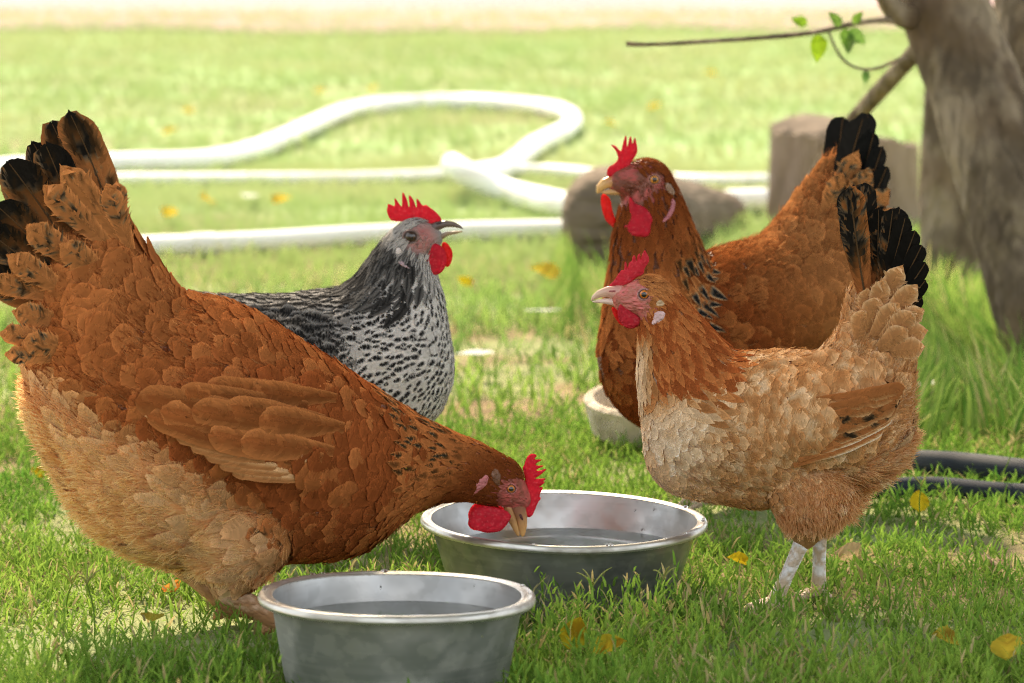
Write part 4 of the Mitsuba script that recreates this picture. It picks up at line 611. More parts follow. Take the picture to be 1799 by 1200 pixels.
D.plate(D.key, 'ear_tuft', cD([(700, 540), (740, 540), (802, 610), (802, 660), (760, 690), (700, 640), (680, 580)]), lambda u, v: D.near_w(u, v) + 2, 3.5, (.26, .15, .09), 1.8, bumps=3)
D.eye(1137.5, 315.8, 7.0, (.50, .19, .02), .15, (.36, .15, .13), yaw=0.2)
beak(D, [(1094, 322, 0, 17, 15), (1078, 322.5, 0, 11, 10), (1067, 325.5, 0, 8.8, 8), (1058.5, 332, 0, 6.5, 6), (1054, 341, 0, 2.4, 2.4)], [(1112, 339, 0, 6, 10), (1095, 338.5, 0, 7, 10), (1076, 340, 0, 5.2, 7), (1062, 341, 0, 2.6, 3.5)],
     horn((.42, .17, .09), (.62, .38, .14), 1088, 324, 1062, 338), horn((.45, .24, .10), (.55, .34, .15), 1100, 338, 1066, 341), label='hooked amber beak')
D.solid(D.key + '__beak', 'nostril', [(1078, 316.5, 9, 1.8, 1.8), (1086, 315.5, 12, 2, 2)], (.20, .05, .04), 'mat_skin', 1.2, 3)
D.leg((1250, 815, 52), 1228, 50, 16, (.70, .62, .52), 55, (.5, .38, .27)); D.leg((1335, 815, -52), 1340, -50, 15, (.70, .62, .52), 55, (.5, .38, .27))

D.fluff(D.key + '__body', 'face_bristle', lambda P, tau, q: (tau < 1.8), 60000, 8, lambda P, r: lerp3(C3(.16, .05, .03), C3(.34, .12, .07), r), 56, lift=.22, width=.6, droop=.1)

# ------------------------------------------------------------------ bowls
def bowl(name, label, px, py, rim_r, base_r, height, z_rim, outer, tilt, level, rim_mat='mat_rim', inner='mat_steel_inside', lip=0.010):
    """a steel feeding bowl: outer wall, inner wall, rolled rim and water, tilted a little on the uneven ground"""
    d = FWD + RIGHT * ((px - 899.5) / F) - UP * ((py - 600.0) / F); c = CAM + d * ((z_rim - H) / d[2])
    seed_ = float(len(label)); key = thing(name, label, 'bowl'); R = trimesh.transformations.rotation_matrix(math.radians(tilt), [1, 0, 0]); R2 = trimesh.transformations.rotation_matrix(math.radians(0.8), [0, 1, 0])
    M = trimesh.transformations.translation_matrix(c) @ R @ R2
    def go(m):
        v = np.array(m.vertices); a = np.arctan2(v[:, 1], v[:, 0]); k = 1 + .0025 * np.cos(2 * a + seed_) + .001 * np.cos(5 * a + 2 * seed_) + .003 * (meshkit.fbm(v * 30 + seed_, 3, 5) - .5)
        v[:, :2] *= k[:, None]; v[:, 2] += .0005 * np.cos(3 * a + seed_) * (v[:, 2] > -.03); m.vertices = v; m.apply_transform(M); return m
    t = np.linspace(0, 1, 14); wr = rim_r - lip
    outp = np.c_[base_r + (wr - base_r) * (0.82 * t + 0.18 * t ** 0.5), -height + height * t]
    part(key, 'outer_wall', go(lathe(np.vstack([[0.0005, -height + .003], [base_r * .9, -height + 0.002], outp[0] + [-.004, 0], outp[1:]]))), outer, smooth=50)
    inp = outp - [0.0014, 0]; inp[:, 1] = inp[:, 1] * 0.985
    part(key, 'inner_wall', go(lathe(np.vstack([[0.0005, -height + .005], [base_r - .012, -height + .005], [base_r - .004, -height + 0.009], inp[2:]]))), inner, smooth=50)
    a = np.linspace(0, 1, 15); prof = np.vstack([np.c_[wr - .0016 + 0 * a[:4], -.003 + .003 * a[:4] / a[3]], np.c_[wr + lip * np.sin(a * np.pi / 2) , .0022 * np.sin(a * np.pi) - .0035 * a ** 2],
                                             np.c_[rim_r - .0012 * a[::3], -.0035 - .0022 * a[::3]], [[wr + .002, -.0045]]])
    part(key, 'rim', go(lathe(prof, 128)), rim_mat, smooth=40)
    k = level; rw = np.interp(-height + height * k, inp[:, 1], inp[:, 0]) - .0004
    a = np.arange(96) * 2 * np.pi / 96; rr = np.linspace(0, 1, 24)[1:]; v = np.vstack([[0, 0, 0], np.stack([np.outer(rr, np.cos(a)).ravel() * rw, np.outer(rr, np.sin(a)).ravel() * rw, np.zeros(23 * 96)], 1)])
    v[:, 2] = .0007 * (meshkit.fbm(v * 55, 2, 3) - .5) * np.clip(1.15 - np.hypot(v[:, 0], v[:, 1]) / rw, 0, 1)
    f = [[0, 1 + j, 1 + (j + 1) % 96] for j in range(96)] + [x for i in range(22) for j in range(96) for x in ([1 + i * 96 + j, 1 + (i + 1) * 96 + j, 1 + (i + 1) * 96 + (j + 1) % 96], [1 + i * 96 + j, 1 + (i + 1) * 96 + (j + 1) % 96, 1 + i * 96 + (j + 1) % 96])]
    w = trimesh.Trimesh(v, f, process=False); Rl = np.linalg.inv(R @ R2); w.apply_transform(Rl); w.apply_translation([0, 0, -height + height * k]); part(key, 'water', go(w), 'mat_water', smooth=True)
    # drops of water clinging to the rim and wall
    r = random.Random(len(label)); drops = []
    for _ in range(14):
        an = r.uniform(0, 6.28); on = r.random() < .55; q = r.uniform(.55, .95)
        p = [(wr + lip * .5) * math.cos(an), (wr + lip * .5) * math.sin(an), .002] if on else [(np.interp(-height + height * q, inp[:, 1], inp[:, 0]) - .0008) * math.cos(an), (np.interp(-height + height * q, inp[:, 1], inp[:, 0]) - .0008) * math.sin(an), -height + height * q]
        s = r.uniform(.0008, .0020); b = trimesh.creation.icosphere(subdivisions=2, radius=1.0); b.apply_scale([s * 1.4, s * 1.4, s * .7] if on else [s * .6, s * .6, s * 1.5]); b.apply_translation(p); drops.append(b)
    part(key, 'water_drops', go(trimesh.util.concatenate(drops)), 'mat_water', kind='stuff', smooth=True); return key
bowl('bowl', 'pale stained steel bowl of water in front, nearest the camera at the bottom edge', 698, 1044, 0.1105, 0.086, 0.078, 0.078, 'mat_steel_stained', -1.2, 0.70)
bowl('bowl', 'larger dark shiny steel water bowl that the rust brown hen drinks from', 991, 911, 0.1295, 0.098, 0.074, 0.074, 'mat_steel', 1.6, 0.62, lip=0.008)
pot_c = ground(1135, 782); 
pk = thing('bowl', 'round cream clay bowl on the grass behind the dark red brown hen', 'bowl')
pm = lathe([(0.0005, .004), (.055, .002), (.064, .010), (.071, .034), (.074, .048), (.070, .052), (.063, .051), (.060, .046), (.057, .026), (.050, .016), (.0005, .014)], 64); pm.apply_transform(trimesh.transformations.rotation_matrix(math.radians(9), [1, 0, 0])); pm.apply_translation([pot_c[0], pot_c[1], .008]); part(pk, 'wall', pm, 'mat_clay', smooth=50)

# ------------------------------------------------------------------ background: hoses, stumps, tree
def lying(pts, r, n=160, lift=None):
    P = [];
    for i, q in enumerate(pts): P.append(ground(q[0], q[1], r * (q[2] if len(q) > 2 else 1.0)))
    return spline(P, n)
k = thing('hose', 'thick white hose lying in a wide loop across the lawn', 'hose')
hp = lying([(-160, 325), (-40, 300), (100, 291), (215, 287), (330, 284), (430, 268), (500, 242), (565, 212), (630, 190), (710, 181), (800, 179), (890, 182), (965, 190), (1006, 207), (990, 230), (945, 252), (915, 276), (885, 296), (840, 306, 1.4), (802, 300, 2.4), (795, 290, 3.0), (822, 306, 2.4), (880, 331, 1.3), (950, 350), (1020, 362), (1110, 364), (1230, 358), (1348, 353)], .027, 420)
part(k, 'tube', tube(hp, .027, 20, wob=.05, freq=5), 'mat_hose', smooth=True)
i = int(np.argmin(np.linalg.norm(hp - ground(905, 285, .027), axis=1))); part(k, 'coupling', tube(hp[i - 2:i + 3], .0305, 20), 'mat_hose', 'ridged sleeve joining two lengths of the hose', smooth=40)
k = thing('pipe', 'slim white pipe running straight across the lawn under the thick hose', 'pipe')
part(k, 'tube', tube(lying([(-200, 322), (100, 316), (300, 315), (520, 314), (700, 311), (870, 302), (960, 300), (1040, 306), (1190, 316), (1350, 316)], .0155, 120), .0155, 16), 'mat_hose', smooth=True)
k = thing('pipe', 'nearest white pipe lying behind the black and white hen', 'pipe')
npp = lying([(-100, 446), (150, 438), (300, 432), (480, 424), (640, 414), (800, 408), (930, 405), (1040, 403)], .0205, 120); part(k, 'tube', tube(npp, .0205, 20), 'mat_hose', smooth=True)
for u in (330, 800):
    i = int(np.argmin(np.linalg.norm(npp - ground(u, 425, .02), axis=1))); part(k, 'coupling', tube(npp[i - 2:i + 3], .0225, 20), 'mat_hose', smooth=40)
k = thing('hose', 'dark garden hose lying in the tall grass right of the tan hen', 'hose'); part(k, 'tube', tube(lying([(1480, 812), (1600, 812), (1680, 816), (1760, 824), (1850, 834), (2000, 850)], .014, 80), .014, 14, wob=.05), 'mat_dark_hose', smooth=True)
k = thing('hose', 'bluish garden hose lying nearer the camera than the dark one', 'hose'); part(k, 'tube', tube(lying([(1440, 862), (1560, 858), (1650, 856), (1740, 864), (1850, 870), (2000, 880)], .011, 80), .011, 14, wob=.05), 'mat_dark_hose', smooth=True)

def blob(center, size, seed, amp=.25, freq=6.0, sub=5, flat=None):
    m = trimesh.creation.icosphere(subdivisions=sub); v = m.vertices * (1 + amp * (meshkit.fbm(m.vertices * 1.3 + seed, 4, seed) - .5)[:, None]); v = np.sign(v) * np.abs(v) ** .85; v = v * size
    v[:, 2] = np.maximum(v[:, 2], -size[2] * .35); m.vertices = v + center; return m
k = thing('log', 'thick grey brown log lying behind the heads of the two brown hens', 'log')
a, b = at(1062, 392, 6.1), at(1268, 376, 7.15); n = 30; tt_ = np.linspace(0, 1, n); part(k, 'bark', tube(a + (b - a) * tt_[:, None], np.interp(tt_, [0, .03, .10, .22, .5, 1], [.066, .092, .108, .106, .080, .050]), 26, wob=.22, seed=4), 'mat_wood_old', smooth=60)
e = unit(b - a); part(k, 'cut_end', tube(np.array([b + e * .001, b + e * .003]), .047, 22), 'mat_bark', 'dark cut end', smooth=30)
def stump(label, px, py, r, h, seed, sq=.0):
    c = ground(px, py); k = thing('stump', label, 'stump'); n = 18; z = np.linspace(-.03, h, n); ang = np.arange(48) * 2 * np.pi / 48
    rr = r * (1 + .12 * np.exp(-z / .05))[:, None] * (1 + .30 * (meshkit.fbm(np.stack([np.cos(ang) * 1.5 + seed, np.sin(ang) * 1.5, 0 * ang], -1), 3, seed) - .5) + .05 * np.cos(4 * ang + .6) * sq)[None]
    pts = np.stack([c[0] + rr * np.cos(ang), c[1] + rr * np.sin(ang), np.broadcast_to(z[:, None], rr.shape) + (.016 * np.cos(ang + seed)[None] + .02 * (meshkit.fbm(np.stack([np.cos(ang) * 3, np.sin(ang) * 3, 0 * ang + seed], -1), 3, 2) - .5)[None]) * (z[:, None] / h)], -1)
    i, j = np.meshgrid(np.arange(n - 1), np.arange(48), indexing='ij'); q = np.stack([i * 48 + j, i * 48 + (j + 1) % 48, (i + 1) * 48 + (j + 1) % 48, (i + 1) * 48 + j], -1).reshape(-1, 4)
    part(k, 'bark', (pts.reshape(-1, 3), q), 'mat_stump', smooth=True); top = pts[-1]; ctr = top.mean(0); v = np.vstack([top, ctr + (top - ctr) * .9 + [0, 0, .006], ctr[None] + [0, 0, .006]]); J = np.arange(48); J2 = (J + 1) % 48
    f = np.vstack([np.stack([J, J2, J2 + 48], 1), np.stack([J, J2 + 48, J + 48], 1), np.stack([J + 48, J2 + 48, np.full(48, 96)], 1)]); part(k, 'cut_top', (v, f), 'mat_wood_old', smooth=30); return k
stump('broad reddish brown stump between the raised tail of the dark hen and the tree', 1520, 395, .105, .165, 2, .3)
stump('paler greyish stump left of the broad one, under the leaning stick', 1425, 392, .085, .20, 5, .8)

# the tree on the right: trunk, side stems, limbs and crown (its crown, above the frame, shades the hens and is widened to cut frontal light)
tree = thing('tree', 'leaning grey brown tree trunk at the right edge with a leafy twig', 'tree')
def Tp(px, py, Y): return at(px, py, Y)
tr = spline([Tp(1905, 700, 4.62), Tp(1872, 640, 4.62), Tp(1838, 540, 4.63), Tp(1800, 420, 4.65), Tp(1752, 270, 4.68), Tp(1705, 130, 4.72), Tp(1650, -10, 4.76), Tp(1590, -200, 4.8), Tp(1540, -450, 4.8), Tp(1520, -900, 4.8), Tp(1500, -1500, 4.8)], 90)
part(tree, 'trunk', tube(tr, np.interp(np.linspace(0, 1, 90), [0, .08, .2, .45, 1], [.096, .078, .069, .064, .05]), 40, wob=.10, seed=2, freq=5), 'mat_bark', smooth=True)
st = spline([Tp(1850, 660, 4.9), Tp(1835, 400, 4.92), Tp(1815, 150, 4.95), Tp(1805, -100, 5.0), Tp(1830, -600, 5.0), Tp(1900, -1300, 5.0)], 60); part(tree, 'stem', tube(st, np.linspace(.06, .035, 60), 28, wob=.12, seed=5, freq=6), 'mat_bark', smooth=True)
st = spline([Tp(1672, 500, 5.75), Tp(1668, 350, 5.75), Tp(1672, 200, 5.75), Tp(1690, 0, 5.7), Tp(1730, -400, 5.6), Tp(1800, -1000, 5.5)], 60); part(tree, 'stem', tube(st, np.linspace(.052, .035, 60), 28, wob=.14, seed=8, freq=6), 'mat_bark', smooth=True)
kb = part(tree, 'knob', tube(spline([Tp(1600, 30, 4.72), Tp(1575, 20, 4.70), Tp(1553, -8, 4.68), Tp(1548, -40, 4.68)], 16), np.linspace(.019, .009, 16), 14, wob=.2, seed=6), 'mat_bark', smooth=True)
tw = spline([Tp(1575, 36, 4.70), Tp(1530, 37, 4.66), Tp(1480, 46, 4.6), Tp(1430, 57, 4.55), Tp(1330, 67, 4.5), Tp(1220, 74, 4.45), Tp(1150, 78, 4.42), Tp(1102, 77, 4.40)], 80)
twig = part(tree, 'twig', tube(tw, np.interp(np.linspace(0, 1, 80), [0, .12, .3, .9, 1], [.0058, .0042, .0036, .0027, .0034]), 10, wob=.2, seed=3, freq=30), 'mat_bark', smooth=True)
part(twig, 'side_shoot', tube(spline([Tp(1455, 54, 4.57), Tp(1468, 85, 4.56), Tp(1490, 112, 4.56), Tp(1525, 122, 4.57), Tp(1560, 113, 4.6), Tp(1592, 104, 4.66)], 50), np.linspace(.0016, .0028, 50), 8, wob=.2, freq=30), 'mat_bark', smooth=True)
def leaf_mesh(L, W, fold=.25, curl=.3, seed=0, serr=0.0):
    t = np.linspace(0, 1, 13); r = np.random.default_rng(seed); w = W * np.sin(np.pi * t ** .72) ** .85; w[-1] = 0; w[0] = W * .04
    w = w * (1 + serr * np.where(np.arange(13) % 2, 1, -1)); s = np.array([-1, -.5, 0, .5, 1]); v = np.stack([np.broadcast_to((t * L)[:, None], (13, 5)) - serr * L * .15 * np.abs(s)[None] * (np.arange(13) % 2)[:, None], w[:, None] * s[None], W * fold * np.abs(s)[None] * (w / W)[:, None] - curl * L * (t ** 2)[:, None] + .03 * L * r.normal(0, 1, (13, 5))], -1)
    i, j = np.meshgrid(np.arange(12), np.arange(4), indexing='ij'); q = np.stack([i * 5 + j, i * 5 + j + 1, (i + 1) * 5 + j + 1, (i + 1) * 5 + j], -1).reshape(-1, 4); return v.reshape(-1, 3), np.vstack([q[:, [0, 1, 2]], q[:, [0, 2, 3]]]), np.broadcast_to(s, (13, 5)).reshape(-1), np.repeat(t, 5)
def place_leaf(v, p, dirn, up): x = unit(np.asarray(dirn, float)); z = np.asarray(up, float); y = unit(np.cross(z, x)); z = np.cross(x, y); return p + v[:, 0:1] * x + v[:, 1:2] * y + v[:, 2:3] * z
for n, (px, py, dx, dz, L, col) in enumerate([(1437, 60, .05, -1, .037, (.22, .36, .02)), (1418, 42, -.9, .35, .022, (.22, .38, .03)), (1482, 50, .3, -.9, .032, (.16, .30, .05)), (1490, 52, .9, -.7, .030, (.15, .28, .06)), (1476, 46, -.5, .8, .024, (.16, .28, .05)), (1500, 42, .5, .9, .020, (.2, .34, .05)), (1520, 124, .1, -1, .018, (.1, .2, .05)), (1492, 60, -.1, -1, .026, (.2, .3, .1))]):
    v, f, s, t = leaf_mesh(L, L * .33, seed=n); v = place_leaf(v, Tp(px, py, 4.57), [dx, -.2, dz], [.3 * (-1) ** n, -1, .35]); part(twig, 'leaf', trimesh.Trimesh(v, f, process=False), 'mat_leaf', smooth=True, color=np.broadcast_to(C3(*col), v.shape) * (1 + .25 * (np.abs(s) < .1))[:, None])
ls = spline([Tp(1425, 330, 5.5), Tp(1510, 200, 5.2), Tp(1600, 100, 4.95), Tp(1700, -30, 4.8)], 40); k = thing('stick', 'bare grey stick leaning against the tree trunk', 'stick'); put(k, tube(ls, np.linspace(.0135, .0125, 40), 14, wob=.08, seed=4, freq=12), 'mat_bark', smooth=True)
top = tr[-1]; r = np.random.default_rng(5); CR = np.array([0.75, 3.0, 3.0])
for n in range(9):
    s0 = tr[int(60 + 3 * n)]; e = CR + np.array([2.0 * math.cos(n * 2.4), 1.5 * math.sin(n * 2.4), .35 * r.normal()]) * r.uniform(.6, 1); mid = (s0 + e) / 2 + [0, 0, .25]
    part(tree, 'limb', tube(spline([s0, mid, e], 24), np.linspace(.035, .008, 24), 10, wob=.2, seed=n), 'mat_bark', smooth=True)
def crown(n, c, rad, seed, gaps):
    r = np.random.default_rng(seed); d = unit(r.normal(size=(n * 3, 3))); p = c + d * rad * (r.random((n * 3, 1)) ** .4); keep = meshkit.fbm(p * 1.6 + 4, 3, seed) > gaps; p = p[keep][:n]; n = len(p)
    a = unit(r.normal(size=(n, 3)) + [0, 0, -.3]); up = unit(r.normal(size=(n, 3)) * .7 + [0, 0, 1]); b = unit(np.cross(up, a)); L = r.uniform(.05, .10, n)[:, None]; w = L * .32
    v = np.stack([p, p + a * L * .45 + b * w - up * L * .05, p + a * L, p + a * L * .45 - b * w - up * L * .05], 1); f = np.array([[0, 1, 2], [0, 2, 3]]); g = r.random(n)[:, None]
    col = lerp3(C3(.055, .11, .02), C3(.11, .19, .035), g[:, 0]); return trimesh.Trimesh(v.reshape(-1, 3), all_faces(n, f, 4), process=False), np.repeat(col, 4, 0)
m, col = crown(42000, CR, np.array([2.75, 2.65, .9]), 3, .40); part(tree, 'crown', m, 'mat_leaf', kind='stuff', color=col)  # unseen; its reach towards the camera is added to hold back sky light

# ------------------------------------------------------------------ ground, grass, sand
def relief(x, y): return 0.010 * (meshkit.fbm(np.stack([x * 3.0, y * 3.0, 0 * x], -1), 3, 4) - .5)
gx, gy = np.r_[np.linspace(-60, -4, 30)[:-1], np.linspace(-4, 4, 220), np.linspace(4, 60, 30)[1:]], np.r_[np.linspace(-20, 2, 12)[:-1], np.linspace(2, 8, 200), np.linspace(8, 24, 90)[1:], np.linspace(24, 160, 30)[1:]]
X, Y = np.meshgrid(gx, gy, indexing='ij'); Z = relief(X, Y) * (np.hypot(X, Y - 4) < 30) - .006; i, j = np.meshgrid(np.arange(len(gx) - 1), np.arange(len(gy) - 1), indexing='ij'); ny = len(gy)
struct('ground', (np.stack([X, Y, Z], -1).reshape(-1, 3), np.stack([i * ny + j, (i + 1) * ny + j, (i + 1) * ny + j + 1, i * ny + j + 1], -1).reshape(-1, 4)), 'mat_ground', smooth=True)
sx = np.linspace(-60, 60, 400); edge = ground(900, 52)[1] + .6 * np.sin(sx * .9) * .6 + (meshkit.fbm(np.stack([sx * 1.1, 0 * sx, 0 * sx], -1), 4, 8) - .5) * 4.5 - .12 * sx; n = len(sx)
sv = np.vstack([np.c_[sx, edge, np.full(n, .012)], np.c_[sx, np.full(n, 150.0), np.full(n, .012)]]); q = np.arange(n - 1); struct('sand', (sv, np.stack([q, q + 1, q + 1 + n, q + n], 1)), 'mat_sand')

def blades(xy, L, W, seed, colf, lean=.5, seg=3, base=None, az=None, ln=None):
    r = np.random.default_rng(seed); n = len(xy); az = r.uniform(0, 2 * np.pi, n) if az is None else az; ln = np.abs(r.normal(0, lean, n)) + .12 if ln is None else ln; d = np.stack([np.cos(az), np.sin(az), 0 * az], 1); side = np.stack([-np.sin(az + r.normal(0, .6, n)), np.cos(az), 0 * az], 1)
    t = np.linspace(0, 1, seg + 1); z0 = relief(xy[:, 0], xy[:, 1]) - .008; p0 = np.c_[xy, z0] if base is None else base
    el = (np.pi / 2 - ln)[:, None] - (r.uniform(.1, 1.2, n)[:, None]) * t[None] ** 1.3; step = (L / seg)[:, None]
    hx = np.cumsum(np.c_[np.zeros(n), np.cos(el[:, :-1]) * step], 1); hz = np.cumsum(np.c_[np.zeros(n), np.sin(el[:, :-1]) * step], 1)
    c = p0[:, None] + d[:, None] * hx[..., None] + np.array([0, 0, 1.0]) * hz[..., None]; wd = W[:, None] * np.array([.8, 1.0, .75, .0])[None, :seg + 1] if seg == 3 else W[:, None] * np.array([.9, .9, 0])[None]
    lft, rgt = c - side[:, None] * wd[..., None], c + side[:, None] * wd[..., None]; vs = []
    for k in range(seg): vs += [lft[:, k], rgt[:, k]]
    vs.append(c[:, -1]); v = np.stack(vs, 1); f = [];
    for k in range(seg - 1): f += [[2 * k, 2 * k + 1, 2 * k + 3], [2 * k, 2 * k + 3, 2 * k + 2]]
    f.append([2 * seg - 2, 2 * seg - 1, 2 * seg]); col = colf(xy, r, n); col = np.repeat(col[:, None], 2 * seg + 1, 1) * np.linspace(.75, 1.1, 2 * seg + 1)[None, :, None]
    return v.reshape(-1, 3), all_faces(n, np.array(f), 2 * seg + 1), col.reshape(-1, 3)
def scatter(n, y0, y1, half, seed, keep=None):
    r = np.random.default_rng(seed); y = np.sqrt(r.uniform(y0 ** 2, y1 ** 2, n)); x = r.uniform(-1, 1, n) * y * half; xy = np.c_[x, y]
    if keep is not None: xy = xy[r.random(n) < keep(xy)]
    return xy
BARE = [(ground(1775, 960)[:2], .10, .13), (ground(300, 1085)[:2], .13, .07), (ground(1500, 985)[:2], .09, .05), (ground(100, 1130)[:2], .08, .05), (ground(850, 740)[:2], .10, .10), (ground(1392, 1122)[:2], .075, .075), (ground(415, 1140)[:2], .075, .07)]
def lawn(xy):
    k = .35 + .9 * sst(.34, .62, meshkit.fbm(np.c_[xy * 5.0, 0 * xy[:, 0]], 3, 21))
    for c, a, b in BARE: k = k * (1 - .92 * np.exp(-(((xy[:, 0] - c[0]) / a) ** 2 + ((xy[:, 1] - c[1]) / b) ** 2)))
    return np.clip(k, 0, 1)
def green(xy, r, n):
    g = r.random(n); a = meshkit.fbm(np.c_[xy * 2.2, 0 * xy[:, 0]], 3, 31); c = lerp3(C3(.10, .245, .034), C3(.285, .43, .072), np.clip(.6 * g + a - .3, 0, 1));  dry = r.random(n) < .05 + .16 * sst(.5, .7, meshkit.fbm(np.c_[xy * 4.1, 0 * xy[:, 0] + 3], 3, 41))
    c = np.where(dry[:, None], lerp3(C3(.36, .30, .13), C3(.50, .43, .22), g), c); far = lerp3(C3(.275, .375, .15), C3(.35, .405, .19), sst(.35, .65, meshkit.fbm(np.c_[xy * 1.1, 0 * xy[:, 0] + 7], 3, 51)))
    return lerp3(c, far, .92 * sst(3.6, 8.0, xy[:, 1]))  # distant blades drier, and paled in colour to stand in for haze and glare
parts = []
def add(xy, Lr, Wr, seed, lean=.5, seg=3, colf=green):
    r = np.random.default_rng(seed + 500); n = len(xy); parts.append(blades(xy, r.uniform(*Lr, n), r.uniform(*Wr, n), seed, colf, lean, seg))
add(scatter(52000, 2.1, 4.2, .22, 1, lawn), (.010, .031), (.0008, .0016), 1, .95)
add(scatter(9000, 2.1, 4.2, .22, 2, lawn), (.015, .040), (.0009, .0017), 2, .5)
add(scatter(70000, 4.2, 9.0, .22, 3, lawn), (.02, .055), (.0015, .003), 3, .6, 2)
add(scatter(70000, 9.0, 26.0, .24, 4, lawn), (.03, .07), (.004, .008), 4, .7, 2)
def shoots(xy, seed, h=(.008, .030), leaf=(.011, .026), per=5, W=(.0007, .0014)):
    """creeping shoots: a thin stem with leaves set alternately on its two sides"""
    r = np.random.default_rng(seed); n = len(xy); az = r.uniform(0, 2 * np.pi, n); ln = np.abs(r.normal(.35, .3, n)); hh = r.uniform(*h, n); tone = r.random(n)
    d = np.stack([np.cos(az) * np.sin(ln), np.sin(az) * np.sin(ln), np.cos(ln)], 1); p0 = np.c_[xy, relief(xy[:, 0], xy[:, 1]) - .006]; B, A_, LN, Ls, Ws = [p0], [az], [ln], [hh * 1.05], [np.full(n, .0006)]; fl = r.uniform(0, 2 * np.pi, n)
    for k in range(per):
        B.append(p0 + d * (hh * (.35 + .62 * k / (per - 1)))[:, None]); A_.append(fl + math.pi * (k % 2) + r.normal(0, .4, n)); LN.append(np.clip(r.normal(.85 - .1 * k, .25, n), .15, 1.4)); Ls.append(r.uniform(*leaf, n) * (1 - .1 * k)); Ws.append(r.uniform(*W, n))
    B, A_, LN, Ls, Ws = np.vstack(B), np.concatenate(A_), np.concatenate(LN), np.concatenate(Ls), np.concatenate(Ws)
    parts.append(blades(B[:, :2], Ls, Ws, seed + 1, green, .5, 3, B, A_, LN))
def tall(cx0, cx1, y0, y1, n, L, seed, W=(.0012, .0026)):
    r = np.random.default_rng(seed); xy = np.c_[r.uniform(cx0, cx1, n), r.uniform(y0, y1, n)]; add(xy, L, W, seed, .42, 3, lambda xy, r, n: lerp3(lerp3(C3(.10, .22, .035), C3(.28, .40, .09), r.random(n)), C3(.46, .42, .20), .8 * (r.random(n) < .14)))
tall(.44, .85, 3.95, 5.4, 3300, (.04, .12), 61); tall(.56, .9, 3.9, 4.3, 900, (.05, .11), 62); tall(.05, .24, 5.0, 6.1, 420, (.04, .11), 63); tall(.52, .75, 5.2, 6.4, 1200, (.05, .12), 64)
shoots(scatter(15000, 2.1, 4.2, .22, 11, lawn), 71)
for c0, c1, y0, y1, m, sd in ((.02, .24, 2.70, 2.92, 260, 65), (.0, .2, 2.5, 2.66, 160, 66), (.2, .5, 2.5, 2.75, 260, 67), (-.45, -.2, 2.5, 2.75, 260, 68)):
    q = np.random.default_rng(sd); shoots(np.c_[q.uniform(c0, c1, m), q.uniform(y0, y1, m)], sd + 9, (.025, .065), (.016, .032), 6, (.0008, .0015))
V, Fa, Co, o = [], [], [], 0
for v, f, c in parts: V.append(v); Fa.append(f + o); Co.append(c); o += len(v)
gv, gf, gn = meshkit.arrays(trimesh.Trimesh(np.vstack(V), np.vstack(Fa), process=False), True); gn = gn * np.sign(gn[:, 2:3] + 1e-6); up_ = .85 * sst(4.0, 7.0, gv[:, 1])[:, None]
gn = unit(gn * (1 - up_) + np.array([0, 0, 1.0]) * up_)                    # far blades are soft in the lens: even normals
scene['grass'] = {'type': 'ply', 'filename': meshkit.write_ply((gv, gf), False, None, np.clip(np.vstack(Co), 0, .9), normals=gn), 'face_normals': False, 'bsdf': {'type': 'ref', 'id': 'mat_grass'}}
labels['grass'] = {'kind': 'stuff', 'label': 'short green turf with dry straw, covering the ground'}

# ------------------------------------------------------------------ small things on the grass
def fallen(label, px, py, L, col, seed, stand=.3, z=.012, group=None):
    v, f, s, t = leaf_mesh(L, L * .36, .3, .25, seed, .05); r = random.Random(seed); a = r.uniform(0, 6.28); v = place_leaf(v - [L / 2, 0, 0], ground(px, py, z) + [0, 0, z * .2], [math.cos(a), math.sin(a), stand], [r.uniform(-.4, .4), -.8, 1])
    k = thing('fallen_leaf', label, 'leaf', group); c = lerp3(C3(*col), C3(*col) * [.6, .45, .5], sst(.5, .68, meshkit.fbm(v * 90, 3, seed))); put(k, trimesh.Trimesh(v, f, process=False), 'mat_leaf', smooth=True, color=c * (1 + .25 * (np.abs(s) < .1))[:, None])
YEL, BRN = (.62, .46, .02), (.45, .24, .08)
fallen('yellow leaf standing in the grass right of the front bowl', 1010, 1122, .031, (.42, .34, .02), 1, 1.6, .028)
fallen('smaller half hidden yellow leaf right of the standing one', 1068, 1142, .028, (.50, .40, .03), 2, .5, .026)
fallen('bright yellow leaf in the grass behind the tan hen', 1615, 884, .028, YEL, 3, 1.6, .018)
fallen('yellow and brown leaf lying at the bottom right corner', 1768, 1142, .036, (.48, .37, .04), 4, .7, .03)
fallen('dull yellow leaf beside the one in the bottom right corner', 1665, 1128, .028, (.46, .38, .05), 5, .5, .028)
fallen('yellow leaf on the grass behind the legs of the big rust brown hen', 268, 1090, .028, (.54, .46, .08), 6, .8, .026)
fallen('orange brown leaf under the belly of the big rust brown hen', 300, 1032, .026, (.58, .25, .05), 7, .3)
fallen('pale brown leaf at the bare patch near the right edge', 1745, 985, .030, (.55, .42, .28), 8, .2)
fallen('dry tan leaf lying behind the legs of the tan hen', 1490, 975, .034, (.52, .40, .22), 9, .1)
fallen('yellow leaf on the grass left of the tan hen, beyond the rear bowl', 1300, 985, .022, YEL, 10, .5)
fallen('small yellow leaf on the grass to the right of the black and white hen', 817, 497, .030, YEL, 11, .8, .02)
fallen('yellow leaf on the grass at the far left, behind the big rust brown hen', 68, 832, .022, YEL, 12, .6)
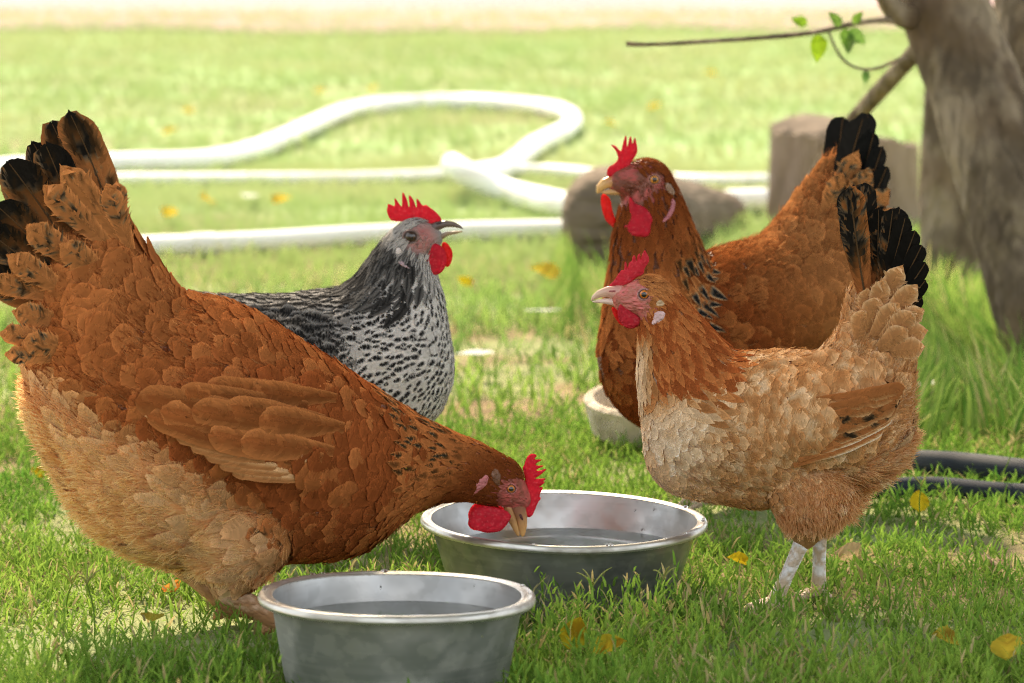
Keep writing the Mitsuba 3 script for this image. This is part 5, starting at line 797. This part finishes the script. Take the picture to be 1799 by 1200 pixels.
for n, (px, py, where) in enumerate([(297, 232, 'between the raised dark tail and the hose bend'), (300, 375, 'between the straight pipes, right of the raised dark tail'), (1150, 188, 'right of the far bend of the white hose'), (560, 162, 'beyond the left shoulder of the white hose loop'),
        (365, 352, 'between the straight pipes near the round white scrap'), (330, 196, 'left of where the white hose climbs'), (655, 155, 'beyond the top of the white hose loop'), (1075, 218, 'above the comb of the dark red brown hen'), (495, 352, 'between the pipes above the back of the speckled hen'), (1250, 130, 'under the leafy twig'), (960, 480, 'right of the head of the speckled hen')]):
    fallen('blurred yellow leaf ' + where, px, py, .05, (.62, .48, .06), 20 + n, .5, .03, 'yellow leaves on the far lawn')
def scrap(label, px, py, w, h, seed, z=.02):
    g = np.stack(np.meshgrid(np.linspace(-.5, .5, 9), np.linspace(-.5, .5, 7), indexing='ij'), -1).reshape(-1, 2); r = np.random.default_rng(seed); v = np.c_[g * [w, h], .35 * h * (meshkit.fbm(np.c_[g * 2.5 + seed, 0 * g[:, 0]], 3, seed) - .4)]
    i, j = np.meshgrid(np.arange(8), np.arange(6), indexing='ij'); q = np.stack([i * 7 + j, i * 7 + j + 1, (i + 1) * 7 + j + 1, (i + 1) * 7 + j], -1).reshape(-1, 4); a = r.uniform(.3, .6); v = v @ np.array([[math.cos(a), math.sin(a), 0], [-math.sin(a), math.cos(a), 0], [0, 0, 1]]) + ground(px, py, z) + [0, 0, .01]
    put(thing('plastic_scrap', label, 'litter'), (v, q), 'mat_plastic', smooth=True)
scrap('shiny clear plastic scrap on the grass beside the black and white hen', 835, 632, .05, .025, 1); scrap('white plastic strip on the grass left of the two brown hens', 955, 556, .055, .012, 2)
scrap('white scrap by the end of the kinked hose', 783, 278, .045, .03, 3); scrap('pale plastic scrap in the tall grass behind the tan hen', 1620, 688, .05, .02, 4); scrap('round white scrap on the lawn between the two pipes', 441, 352, .035, .035, 5)
def seedhead(px, py, h, seed, fingers=4, where='in the near grass'):
    r = np.random.default_rng(seed); p = ground(px, py); p[2] = 0; tip = p + np.array([r.normal(0, .2) * h, r.normal(0, .1) * h, h]); st = spline([p, (p + tip) / 2 + [r.normal(0, .06) * h, 0, .02 * h], tip], 12)
    k = thing('seed_stalk', 'forked pale seed stalk ' + where, 'grass stalk', 'forked seed stalks in the near grass'); col = np.broadcast_to(C3(.22, .30, .07), (0, 3))
    m = tube(st, np.linspace(.0008, .0006, 12), 5); part(k, 'stem', m, 'mat_grass', color=np.broadcast_to(C3(.17, .27, .05), m.vertices.shape), smooth=True)
    for f in range(fingers):
        a = 6.28 * f / fingers + r.uniform(0, 1); L = r.uniform(.012, .024); e = tip + np.array([math.cos(a) * .75, math.sin(a) * .75, .65]) * L; m = tube(spline([tip, (tip + e) / 2 + [0, 0, .003], e], 8), [.0005, .0007, .0008, .0008, .0007, .0006, .0005, .0003], 5); part(k, 'spike', m, 'mat_grass', color=np.broadcast_to(C3(.36, .38, .14), m.vertices.shape), smooth=True)
for n, (px, py, h, where) in enumerate([(818, 1235, .045, 'before the right part of the front bowl'), (880, 1230, .05, 'at the lower right edge of the front bowl'), (935, 1225, .035, 'just right of the front bowl at the bottom edge'), (1022, 1125, .045, 'before the middle of the rear bowl, left one'),
        (1165, 1120, .05, 'before the right part of the rear bowl'), (1260, 1135, .03, 'between the rear bowl and the white legs'), (1635, 960, .06, 'right of the bright yellow leaf'), (1720, 990, .05, 'by the bare patch near the right edge'), (1060, 1190, .03, 'at the bottom edge below the yellow leaves'),
        (1560, 1085, .035, 'right of the white legs of the tan hen'), (1735, 880, .07, 'before the garden hoses at the right edge'), (120, 1085, .03, 'at the left edge below the big hen'), (1150, 1190, .035, 'at the bottom edge under the rear bowl'), (165, 1130, .05, 'at lower left, near the bare straw patch')]): seedhead(px, py, h, n + 3, 3 + n % 2, where)
